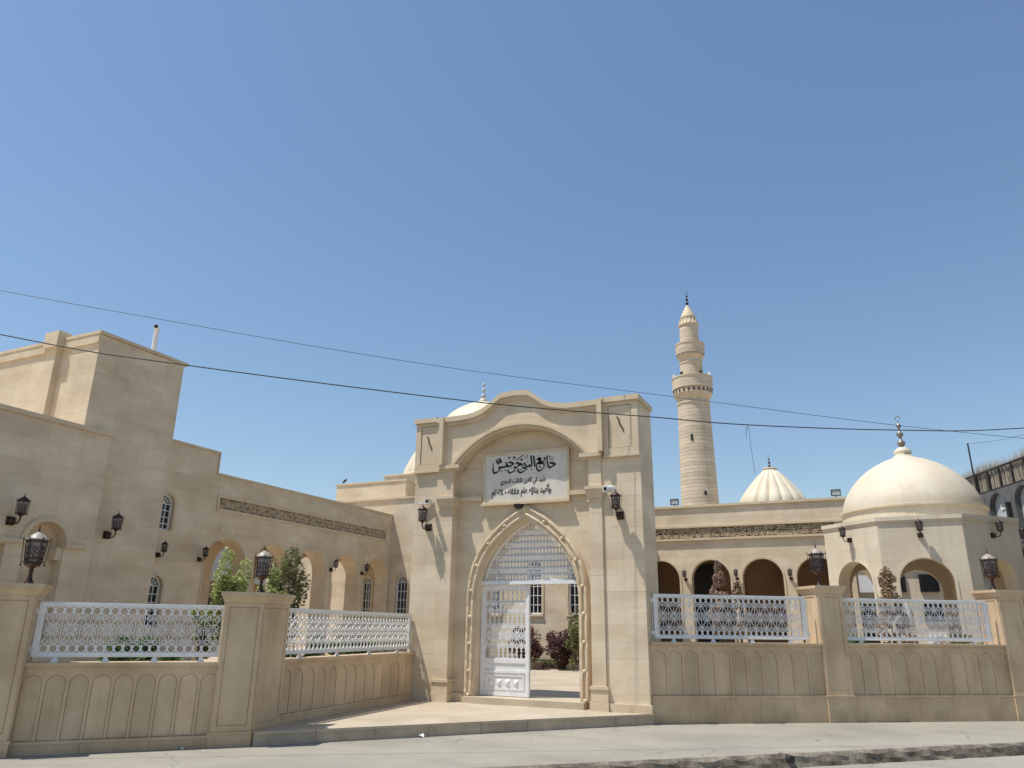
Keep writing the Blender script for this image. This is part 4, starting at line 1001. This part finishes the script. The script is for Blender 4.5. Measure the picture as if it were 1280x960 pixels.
MB().plate(FA, rect(-9.5, -.62, 5.43, 5.50), [], 0, .07).plate(FA, rect(-9.5, -.62, 4.94, 5.02), [], 0, .09).build('string_course', TRIM, A5)
for c in aa:
    MB().plate(FA, ring(c, aw, azs, .075, 20, z0=.32), [], 0, .025).build('archivolt', TRIM, A5)
for x, lab in ((-6.95, 'thin square floodlight frame on the arcade roof beside the minaret'), (-.95, 'thin square floodlight frame on the right end of the arcade roof')):
    ff = empty('roof_floodlight', (x, 30.1, 6.31), lab, 'floodlight')
    MB().plate(frame((x, 30.1), 0), rect(-.17, .17, .0 + 6.38, 6.62), [rect(-.145, .145, 6.405, 6.595)], -.03, .03).build('lamp_frame', RUST, ff)
    MB().plate(frame((x, 30.1), 0), rect(-.144, .144, 6.406, 6.594), [], -.01, .01).build('lamp_glass', PALEP, ff)
    MB().box(x - .02, x + .02, 30.08, 30.12, 6.31, 6.38).build('mount', RUST, ff)

# ------------------------------------------------------------------ pavilion with dome
PC = Vector((1.16, 24.34)); PR = 2.34; side = 2 * PR * math.tan(PI / 8)
Pv = empty('domed_pavilion', (PC.x, PC.y, .3), 'octagonal cream pavilion with open arches under a smooth pointed dome', 'pavilion')
for i in range(8):
    a = -PI / 2 + i * PI / 4                      # outward direction of the face
    nrm = Vector((math.cos(a), math.sin(a))); t = Vector((-nrm.y, nrm.x)); p0 = PC + nrm * PR - t * side / 2; ang = math.atan2(t.y, t.x)
    F = frame(p0, ang)
    # mitred wall segment: inner edge shorter
    ar = arch(side / 2, 1.22, .32, 2.80, 16)
    MB().plate(F, rect(.02, side - .02, .3, 4.32), [ar], -.36, -.02).build('core_wall', STONEW, Pv)
    clad(F, rect(0, side, .3, 4.32), [ar], -.02, 0, side, .38, STONEW, Pv, z0=.3)
    MB().plate(F, ring(side / 2, 1.22, 2.80, .06, 18, z0=.32), [], 0, .02).build('archivolt', STONEW, Pv)
    if i in (0, 1, 7): pass
oct_ = lambda r: [(PC.x + r / math.cos(PI / 8) * math.cos(PI / 8 + k * PI / 4), PC.y + r / math.cos(PI / 8) * math.sin(PI / 8 + k * PI / 4)) for k in range(8)]
MB().poly(oct_(PR + .03), 4.32, 4.37).poly(oct_(PR + .05), 4.37, 4.47).build('cornice', STONEW, Pv)
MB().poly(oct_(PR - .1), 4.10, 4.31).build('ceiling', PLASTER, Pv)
MB().lathe([(1.84, 4.46), (1.84, 4.82), (1.90, 4.83), (1.90, 4.88), (1.80, 4.90)], 48, PC, smooth=False).build('drum', STONEW, Pv)
dm = [(1.80, 4.88), (1.80, 4.95), (1.77, 5.12), (1.69, 5.32), (1.56, 5.55), (1.38, 5.78), (1.15, 6.0), (.90, 6.18), (.62, 6.33), (.36, 6.43), (.15, 6.49), (.001, 6.51)]
MB().lathe(spl(dm, 3), 56, PC).build('dome', STONEW, Pv)
MB().lathe([(.30, 6.42), (.27, 6.50), (.20, 6.53), (.24, 6.60), (.235, 6.66), (.14, 6.74), (.12, 6.76), (.001, 6.77)], 24, PC).build('finial_base', STONEW, Pv)
finial(Pv, PC, 6.74, .72, surf('tarnished_finial', (.12, .10, .08), (.42, .38, .32), 16, .4, 0, 30, metal=.5))
def pav_lamp(i, lab):
    a = -PI / 2 + i * PI / 4; q = PC + Vector((math.cos(a), math.sin(a))) * PR; wall_lantern((q.x, q.y, 3.98), a + PI / 2, lab, .85)
pav_lamp(0, 'bronze wall lantern over the front arch of the pavilion'); pav_lamp(7, 'bronze wall lantern on the sunlit left face of the pavilion'); pav_lamp(1, 'bronze wall lantern on the shaded right face of the pavilion')
pav_lamp(2, 'bronze wall lantern at the far right corner of the pavilion')
wall_lantern((-.62 - .35, 30, 4.9 - .35), 0, 'bronze lantern at the right end of the frieze, beside the pavilion', 1.0)

# ------------------------------------------------------------------ minaret
mc = (-9.86, 50.)
Mn = empty('minaret', (*mc, 0), 'tall pale brick minaret with two round balconies and a cone cap', 'minaret')
def course(r0, r1, z0, z1, ch, n=40):
    pr = []; k = round((z1 - z0) / ch)
    for i in range(k):
        t0, t1 = i / k, (i + 1) / k; za = z0 + (z1 - z0) * t0; zb = z0 + (z1 - z0) * t1
        ra = r0 + (r1 - r0) * t0; rb = r0 + (r1 - r0) * t1
        pr += [(ra - .03, za), (ra - .03, za + .03), (ra, za + .032), (rb, zb - .002)]
    return pr
def courses(name, r0, r1, z0, z1, ch, n=40):
    k = round((z1 - z0) / ch)
    for i in range(k):
        t0, t1 = i / k, (i + 1) / k; za = z0 + (z1 - z0) * t0; zb = z0 + (z1 - z0) * t1; ra = r0 + (r1 - r0) * t0; rb = r0 + (r1 - r0) * t1
        m_ = MB(); m_.tint = random.uniform(-1, 1); m_.lathe([(ra - .014, za), (ra - .014, za + .02), (ra, za + .024), (rb, zb), (rb - .014, zb)], n, mc, smooth=False); m_.build(name, BRICKP, Mn)
courses('brick_course', 1.40, 1.07, .3, 16.25, .24)
MB().lathe([(1.05, 16.2), (1.12, 16.25), (1.12, 16.36), (1.04, 16.4), (1.02, 16.5), (1.22, 16.8), (1.30, 16.95), (1.30, 17.3)], 40, mc, smooth=False).build('corbel', TRIM, Mn)
courses('balcony_course', 1.36, 1.36, 17.3, 18.05, .19)
MB().lathe([(1.34, 18.05), (1.40, 18.06), (1.40, 18.16), (.7, 18.17)], 40, mc, smooth=False).build('balcony_rail', TRIM, Mn)
for k in range(24):
    a = 2 * PI * k / 24; c_, s_ = math.cos(a), math.sin(a)
    F = frame((mc[0] + 1.28 * c_, mc[1] + 1.28 * s_), a + PI / 2)
    MB().plate(F, [(-.075, 17.0), (.075, 17.0), (.075, 17.15), (0, 17.25), (-.075, 17.15)], [], 0, .035).build('niche', CARV, Mn)
courses('shaft_course', .80, .74, 18.16, 19.5, .2)
MB().lathe([(.74, 19.15), (.80, 19.2), (.80, 19.28), (.74, 19.3), (.73, 19.45), (.84, 19.62), (.92, 19.75), (.92, 19.9)], 36, mc, smooth=False).build('corbel', TRIM, Mn)
for k in range(18):
    a = 2 * PI * k / 18; F = frame((mc[0] + .90 * math.cos(a), mc[1] + .90 * math.sin(a)), a + PI / 2)
    MB().plate(F, [(-.06, 19.78), (.06, 19.78), (.06, 19.9), (0, 19.98), (-.06, 19.9)], [], 0, .05).build('niche', RISER, Mn)
courses('balcony_course', .98, .98, 19.88, 20.58, .18)
MB().lathe([(.97, 20.58), (1.02, 20.59), (1.02, 20.68), (.5, 20.69)], 36, mc, smooth=False).build('balcony_rail', TRIM, Mn)
courses('shaft_course', .66, .63, 20.68, 22.1, .19)
MB().lathe([(.62, 22.05), (.70, 22.08), (.71, 22.16), (.60, 22.4), (.52, 22.62)], 32, mc, smooth=False).build('cap_skirt', TRIM, Mn)
MB().lathe([(.54, 22.62), (.57, 22.66), (.50, 22.85), (.30, 23.3), (.10, 23.66), (.04, 23.78), (.001, 23.8)], 24, mc).build('cone_cap', TRIM, Mn)
for k in range(16):
    a = 2 * PI * k / 16; MB().tube([(mc[0] + .69 * math.cos(a), mc[1] + .69 * math.sin(a), 22.18), (mc[0] + .55 * math.cos(a), mc[1] + .55 * math.sin(a), 22.63)], .035, 5).build('cap_rib', TRIM, Mn)
finial(Mn, mc, 23.7, .78, BLACK)
F = frame((mc[0] + .05, mc[1] - 1.12), 0)
MB().box(mc[0] - .1, mc[0] + .04, mc[1] - 1.17, mc[1] - 1.0, 13.55, 13.98).build('slit_window', BLACK, Mn)
MB().box(mc[0] + .55, mc[0] + .68, mc[1] - 1.17, mc[1] - .9, 9.9, 10.15).build('slit_window', BLACK, Mn)
for k, a in enumerate((-2.5, -1.9, -.9, -.3)):
    r_ = 1.32; MB().box(mc[0] + r_ * math.cos(a) - .09, mc[0] + r_ * math.cos(a) + .09, mc[1] + r_ * math.sin(a) - .07, mc[1] + r_ * math.sin(a) + .07, 18.17, 18.36).build('balcony_lamp', PIPEM if k % 3 else WPLAST, Mn)

# ------------------------------------------------------------------ far domes
Rd = empty('ribbed_dome', (-5.3, 50, 0), 'cream ribbed conical dome behind the arcade roof', 'dome')
rc = (-5.30, 50.)
NR = 16
prof = spl([(1.98, 9.0), (1.90, 9.45), (1.62, 9.95), (1.22, 10.5), (.82, 10.98), (.48, 11.32), (.34, 11.46)], 3)
for k in range(NR):
    a0_ = 2 * PI * k / NR; vs = []; n2 = 6
    for r, z in prof:
        for i in range(n2 + 1):
            a = a0_ + 2 * PI / NR * i / n2; q = r * (1 + .06 * (math.sin(PI * i / n2) ** .5)) - .06 * min(1, r) * (i in (0, n2)); vs.append((rc[0] + q * math.cos(a), rc[1] + q * math.sin(a), z))
    fs = [(i * (n2 + 1) + j, i * (n2 + 1) + j + 1, (i + 1) * (n2 + 1) + j + 1, (i + 1) * (n2 + 1) + j) for i in range(len(prof) - 1) for j in range(n2)]
    MB().add(vs, fs, True).build('rib', STONEW, Rd)
MB().lathe([(.34, 11.42), (.44, 11.46), (.44, 11.54), (.2, 11.58), (.001, 11.6)], 20, rc).build('cap_ring', STONEW, Rd)
MB().lathe([(2.05, 0), (2.05, 9.02), (1.9, 9.03)], 32, rc).build('drum', STONE, Rd)
finial(Rd, rc, 11.55, .60)
R2 = empty('ribbed_dome', (-20.4, 34, 9), 'cream ribbed dome mostly hidden behind the left edge of the gate', 'dome')
r2c = (-20.4, 34.)
prof = spl([(1.70, 9.08), (1.66, 9.4), (1.42, 10.0), (1.0, 10.75), (.5, 11.35), (.15, 11.6)], 3)
for k in range(NR):
    a0_ = 2 * PI * k / NR; vs = []
    for r, z in prof:
        for i in range(7):
            a = a0_ + 2 * PI / NR * i / 6; q = r * (1 + .07 * (math.sin(PI * i / 6) ** .7)); vs.append((r2c[0] + q * math.cos(a), r2c[1] + q * math.sin(a), z))
    MB().add(vs, [(i * 7 + j, i * 7 + j + 1, (i + 1) * 7 + j + 1, (i + 1) * 7 + j) for i in range(len(prof) - 1) for j in range(6)], True).build('rib', STONEW, R2)
MB().lathe([(1.85, 9.081), (1.85, 9.2), (1.6, 9.22)], 32, r2c).build('drum', STONE, R2)
gd = (-23.5, 45.)
Gd = empty('white_dome', (*gd, 0), 'smooth pale dome rising behind the gate crest with a beaded finial', 'dome')
MB().lathe(spl([(3.1, 14.2), (2.92, 14.9), (2.4, 15.6), (1.7, 16.1), (.95, 16.48), (.3, 16.68), (.001, 16.72)], 3), 44, gd).build('dome', STONEW, Gd)
MB().lathe([(3.15, 0), (3.15, 14.0), (3.3, 14.05), (3.3, 14.25), (3.0, 14.3)], 40, gd, smooth=False).build('drum', STONE, Gd)
MB().lathe([(.3, 16.64), (.34, 16.72), (.2, 16.95)], 16, gd).build('finial_base', STONEW, Gd)
finial(Gd, gd, 16.9, 1.15, surf('white_finial', (.35, .34, .33), (.6, .6, .58), 12, .4, 0, 30), tip='spike')

# ------------------------------------------------------------------ grey arched building at the right
p1 = Vector((3.874, 24.698)); dd = Vector((-math.sin(R(21.3)), math.cos(R(21.3))))
K = empty('grey_arched_building', (4.2, 27, 0), 'grey rendered building with pale arched recesses behind the pavilion', 'building')
A0 = p1 - dd * 4.0
FK = frame(p1 + dd * 9 , math.atan2(-dd.y, -dd.x))      # u runs towards the camera, outward normal points left
FKr = FK
ll = 14.0
ahs = [arch(c, .82, 4.3, 5.10, 12) for c in (6.55, 7.85, 9.15, 10.45)]
MB().plate(FK, rect(5.6, ll, 0, 5.60), ahs, -.4, 0).build('core_wall', GREYP, K)
for c in (6.55, 7.85, 9.15, 10.45):
    MB().plate(FK, arch(c, .81, 4.31, 5.10, 12), [], -.39, -.16).build('arch_panel', PALEP, K)
MB().plate(FK, rect(5.6, ll, 0, 5.5), [], -5, -.401).build('building_body', GREYP, K)
for c, s in ((7.85, 1), (9.15, 1)):
    mb = MB(); ri = [FK(c + .0 + .09 * s * math.cos(a), 5.12 + .09 * math.sin(a), -.15) for a in [PI * (.2 + 1.6 * i / 10) for i in range(11)]]; mb.tube(ri, .018, 5); mb.build('crescent_mark', WPLAST, K)
for c in (8.5, 9.8): MB().plate(FK, rect(c - .05, c + .05, 4.6, 5.15), [], 0, .12).build('wall_lamp', PIPEM, K)
rr_ = empty('roof_railing', (4.0, 25, 5.6), 'rusty steel roof railing on the grey building', 'railing')
for z in (5.62, 6.22): MB().plate(FK, rect(5.6, ll, z - .025, z + .025), [], -.05, .0).build('rail', RUST, rr_)
for i in range(14): MB().plate(FK, rect(5.7 + i * .62, 5.75 + i * .62, 5.64, 6.2), [], -.045, -.005).build('post', RUST, rr_)
pol = empty('steel_pole', FK(7.0, 5.6, 0), 'thin dark steel pole leaning above the roof railing', 'pole')
MB().tube([FK(7.0, 5.6, .05), FK(6.98, 6.5, .05), FK(6.97, 7.22, .05)], .025, 6).build('pole_shaft', RUST, pol)
rdm = MB(); rnd = random.Random(5)
for i in range(4200):
    u = rnd.uniform(5.6, ll); h = 6.25 + .14 * abs(math.sin(u * 1.1)) + rnd.uniform(0, .3) ** 1.5 * 1.6; l_ = rnd.uniform(-.05, .05); d = rnd.uniform(-.22, -.06); w_ = rnd.uniform(.008, .018)
    a, b_ = FK(u, 5.62, d), FK(u + l_, h, d); c_ = FK(u + w_ * 2, 5.62, d); rdm.add([a, c_, b_], [(0, 1, 2)], tint=rnd.uniform(-1, 1))
o = rdm.build('reed_screen', REED); o['kind'] = 'stuff'; o['label'] = 'dry reed screen tied behind the roof railing'

# far pale buildings seen through the arches
fb = empty('pale_far_building', (6, 40, 0), 'pale plastered building seen through the pavilion arches', 'building')
MB().box(-2.2, 6.5, 36, 44, 0, 4.3).build('wall', STONEW, fb)
for i in range(7):
    for j in range(3): MB().box(-2.0 + i * 1.2, -1.3 + i * 1.2, 35.9, 36.0, .9 + j * 1.15, 1.6 + j * 1.15).build('window', GLASSD if (i + j) % 3 else WHITE, fb)
MB().box(-2.25, 6.5, 35.85, 44, 4.3, 4.45).build('parapet', WHITE, fb)
f2 = empty('grey_far_building', (-30, 22, 0), 'grey building with dark openings seen through the first colonnade arches', 'building')
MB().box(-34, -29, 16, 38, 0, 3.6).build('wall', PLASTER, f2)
MB().box(-34, -28.9, 15.9, 38, 3.6, 5.9).build('parapet', PALEP, f2)
for i in range(8): MB().box(-29.0, -28.9, 17 + i * 2.4, 18.5 + i * 2.4, 1.2, 3.1).build('window', GLASSD, f2)
MB().box(-28.0, -27.4, 15, 38, 0, 1.6).build('garden_wall', PALEP, f2)

# ------------------------------------------------------------------ planting
def foliage(c, rad, n, size, rnd, shape='ball', clumps=14, jit=.55):
    mb = MB(); C = []
    for _ in range(clumps):
        while True:
            p = Vector((rnd.uniform(-1, 1), rnd.uniform(-1, 1), rnd.uniform(-1, 1)))
            if p.length < 1: break
        if shape == 'flame':
            t = rnd.random() ** 1.25; a = rnd.uniform(0, 6.28); k = max(0, (1 - t)) ** .62 * min(1, .55 + t * 2.2) * rnd.uniform(.35, .85); p = Vector((k * math.cos(a), k * math.sin(a), 2 * t - 1))
        C.append((p, rnd.uniform(.22, .42), rnd.uniform(-.6, .6)))
    for _ in range(n):
        p, r, tt = rnd.choice(C); q = Vector((rnd.gauss(0, 1), rnd.gauss(0, 1), rnd.gauss(0, 1))); q = q.normalized() * r * rnd.uniform(.3, 1.0) ** .5
        if shape == 'flame': q = Vector((q.x * .55, q.y * .55, q.z * .45))
        x = Vector((c[0] + (p.x + q.x) * rad[0], c[1] + (p.y + q.y) * rad[1], c[2] + (p.z + q.z) * rad[2]))
        a = Vector((rnd.gauss(0, 1), rnd.gauss(0, 1), rnd.gauss(0, .6))).normalized(); b_ = a.orthogonal().normalized()
        b_.rotate(Matrix.Rotation(rnd.uniform(0, 6.28), 3, a)); s = size * rnd.uniform(.6, 1.3)
        mb.add([x - a * s, x + b_ * s * .42, x + a * s, x - b_ * s * .42], [(0, 1, 2, 3)], tint=max(-1, min(1, tt + rnd.uniform(-.5, .5))))
    return mb
def bush(name, c, zb, rad, n, size, mat, label, cat, seed, shape='ball', clumps=14, group=None, stems=5):
    rnd = random.Random(seed); root = empty(name, (c[0], c[1], zb), label, cat, 0, group)
    foliage(c, rad, n, size, rnd, shape, clumps).build('foliage', mat, root)
    st = MB()
    for i in range(stems):
        a = rnd.uniform(0, 6.28); k = rnd.uniform(.2, .6)
        st.tube([(c[0] + .03 * math.cos(a), c[1] + .03 * math.sin(a), zb), (c[0] + rad[0] * k * .5 * math.cos(a), c[1] + rad[1] * k * .5 * math.sin(a), (zb + c[2]) / 2), (c[0] + rad[0] * k * math.cos(a), c[1] + rad[1] * k * math.sin(a), c[2] + rad[2] * .5)], [.025, .016, .006], 5)
    st.build('stem', BARK, root)
bush('lime_bush', (-9.95, 9.95, 1.95), .12, (.31, .31, .80), 5000, .042, LEAF_LIME, 'yellow-green bush behind the railing, left of the corner lantern', 'bush', 1, clumps=28)
bush('lime_bush', (-10.22, 9.72, 1.5), .12, (.2, .22, .42), 2600, .042, LEAF_LIME, 'low yellow-green shoots at the right end of the left railing', 'bush', 21, clumps=10)
bush('lime_bush', (-9.3, 10.25, 1.9), .12, (.30, .28, .55), 3600, .04, LEAF_LIME, 'yellow-green bush behind the corner pillar, right of its lantern', 'bush', 2, clumps=10)
bush('dark_shrub', (-9.95, 11.3, 2.05), .12, (.39, .39, .86), 5200, .038, LEAF_DARK, 'dark green small-leaved shrub beside the corner lantern', 'shrub', 3, clumps=44)
bush('dark_shrub', (-9.85, 13.6, 1.55), .12, (.5, .5, .5), 500, .045, LEAF_DARK, 'thin dark shrub in front of the fourth colonnade arch', 'shrub', 4, clumps=8)
bush('flame_shrub', (-4.8, 26.6, 2.7), .3, (.46, .46, 1.06), 8000, .05, LEAF_RED, 'reddish cone-shaped shrub in front of the second arcade arch', 'shrub', 5, 'flame', 60)
bush('flame_shrub', (-4.25, 26.7, 2.3), .3, (.42, .42, .85), 2600, .065, LEAF_RED, 'lower reddish shrub right of the taller cone-shaped one', 'shrub', 6, 'flame', 36)
bush('flame_shrub', (.24, 19.9, 1.95), .3, (.56, .56, 1.0), 6500, .042, LEAF_TAN, 'tan cone-shaped shrub in front of the pavilion corner', 'shrub', 7, 'flame', 70)
bush('purple_bush', (-10.95, 24.5, 1.08), .5, (.56, .55, .54), 5200, .05, LEAF_PURP, 'purple-brown bush showing beside the closed gate leaf', 'bush', 8, clumps=40)
bush('purple_bush', (-9.80, 24.9, 1.05), .5, (.56, .55, .50), 5200, .05, LEAF_PURP, 'purple-brown bush near the right jamb through the open gate', 'bush', 9, clumps=40)
bush('green_bush', (-9.05, 24.3, 1.25), .5, (.34, .34, .80), 3600, .05, LEAF_DARK, 'tall green bush against the right jamb through the open gate', 'bush', 10, clumps=34)
rnd = random.Random(12)
for i, (x, y) in enumerate([(-11.1, 9.0), (-10.6, 8.95), (-9.7, 10.9), (-9.75, 12.4), (-9.8, 13.4)]):
    bush('hedge_plant', (x, y, .85), .12, (.5, .5, .55), 2200, .05, LEAF_HEDGE, ['low green hedge plant behind the middle of the left railing', 'low green hedge plant behind the right end of the left railing', 'low green plant behind the near end of the inner railing', 'low green plant behind the middle of the inner railing', 'low green plant behind the gate end of the inner railing'][i], 'hedge', 30 + i, clumps=12, stems=3)
for i, (x, y) in enumerate([(-.7, 19.3), (.9, 20.3), (2.0, 21.0)]):
    bush('hedge_plant', (x, y, .95), .3, (.5, .45, .6), 1800, .05, [LEAF_HEDGE, LEAF_RED, LEAF_DARK][i], ['low green plant behind the second railing, nearest its left pillar', 'low reddish plant behind the middle of the pavilion railing', 'low dark plant behind the right part of the pavilion railing'][i], 'hedge', 50 + i, clumps=12, stems=3)
# raised bed with kerb
kb = bpy.data.objects.new('bed_kerb', None); col.objects.link(kb); kb['kind'] = 'structure'
x = -15.0
while x < -11.0: MB().box(x + .004, x + .796, 23.55, 23.85, .30, .52).build('bed_kerb_stone', TRIM, kb); x += .8
x = -9.7
while x < -8.0: MB().box(x + .004, x + .796, 25.0, 25.3, .30, .52).build('bed_kerb_stone', TRIM, kb); x += .8
MB().box(-11.0, -10.7, 23.55, 25.3, .30, .52).build('bed_kerb_stone', TRIM, kb)
o = MB().poly([(-15, 23.86), (-11.01, 23.86), (-11.0, 25.31), (-8.4, 25.31), (-8.4, 26.48), (-15, 26.48)], .28, .49); struct('bed_soil', o, SOIL)
gb = MB()
for i in range(9000):
    x = rnd.uniform(-14.5, -8.5); y = rnd.uniform(23.9, 26.4)
    if x > -11 and y < 25.35: continue
    h = rnd.uniform(.05, .14); a = rnd.uniform(0, 6.28); gb.add([(x, y, .49), (x + .02 * math.cos(a), y + .02 * math.sin(a), .49), (x + rnd.uniform(-.04, .04), y + rnd.uniform(-.04, .04), .49 + h)], [(0, 1, 2)], tint=rnd.uniform(-1, 1))
o = gb.build('grass', GRASS); o['kind'] = 'stuff'; o['label'] = 'patch of short grass in the raised bed behind the gate'

# ------------------------------------------------------------------ cables
def cable(name, P, r, mat, lab):
    Q = []
    n = len(P)
    for i in range(n - 1):
        p0 = P[max(i - 1, 0)]; p1_ = P[i]; p2 = P[i + 1]; p3 = P[min(i + 2, n - 1)]
        for k in range(6):
            t = k / 6; Q.append([.5 * ((2 * p1_[j]) + (-p0[j] + p2[j]) * t + (2 * p0[j] - 5 * p1_[j] + 4 * p2[j] - p3[j]) * t * t + (-p0[j] + 3 * p1_[j] - 3 * p2[j] + p3[j]) * t ** 3) for j in range(3)])
    Q.append(P[-1]); o = MB().tube(Q, r, 6).build(name, mat); o['label'] = lab; o['category'] = 'cable'
cable('overhead_cable', [(-16.5, 1.7, 6.55), (-10.733, 5.833, 5.445), (-8.712, 7.277, 5.179), (-5.178, 9.802, 4.894), (-2.953, 11.39, 4.833), (-1.585, 12.368, 4.80), (.615, 13.939, 4.87), (2.686, 15.418, 5.055), (8, 19.2, 5.9)], .0085, CABLE, 'thick black cable sagging across the whole front of the gate')
cable('overhead_cable', [(-19, 3.4, 8.1), (-13.654, 7.247, 7.279), (-11.408, 8.851, 6.961), (-9.039, 10.544, 6.641), (-6.533, 12.334, 6.368), (-3.171, 14.735, 6.119), (.332, 17.237, 5.854), (3.337, 19.384, 5.711), (9, 23.4, 5.5)], .006, CABLE2, 'thinner grey cable running above the black one')
cable('overhead_cable', [FK(6.97, 7.2, .05), FK(8.4, 6.95, .05), FK(9.72, 6.79, .05), FK(12.5, 6.6, .05)], .006, CABLE2, 'thin grey wire from the steel pole out of the right edge')
cable('dangling_wire', [(-1.585, 12.368, 4.79), (-1.575, 12.37, 4.72), (-1.57, 12.375, 4.5), (-1.555, 12.38, 4.2), (-1.54, 12.38, 3.98)], .003, CABLE, 'frayed wire end hanging down from the black cable')
cable('dangling_wire', [(-1.585, 12.368, 4.79), (-1.62, 12.36, 4.70), (-1.625, 12.36, 4.58)], .0035, CABLE, 'short wire stub beside the longer dangling wire')

# ------------------------------------------------------------------ litter
def scrap(p, s, seed, lab):
    rnd = random.Random(seed); mb = MB(); n = 7
    vs = [(p[0] + s * math.cos(6.28 * i / n) * rnd.uniform(.6, 1.2), p[1] + s * .5 * math.sin(6.28 * i / n) * rnd.uniform(.6, 1.2), .004 + rnd.uniform(0, s * .5)) for i in range(n)]
    vs2 = [(v[0] * .5 + p[0] * .5, v[1] * .5 + p[1] * .5, .01 + s * rnd.uniform(.3, .8)) for v in vs]
    mb.add(vs + vs2, [tuple(range(n))[::-1]] + [(i, (i + 1) % n, n + (i + 1) % n, n + i) for i in range(n)] + [tuple(n + i for i in range(n))])
    o = mb.build('paper_scrap', WPLAST); o['label'] = lab; o['category'] = 'litter'
scrap((-6.551, 10.782), .07, 1, 'crumpled white paper scrap on the pavement in front of the gate platform')
scrap((-8.815 + .12, 8.279 - .1), .03, 2, 'small white scrap on the pavement at the foot of the left fence wall')
scrap((-8.296, 8.178), .02, 3, 'tiny white scrap on the pavement in front of the corner pillar')
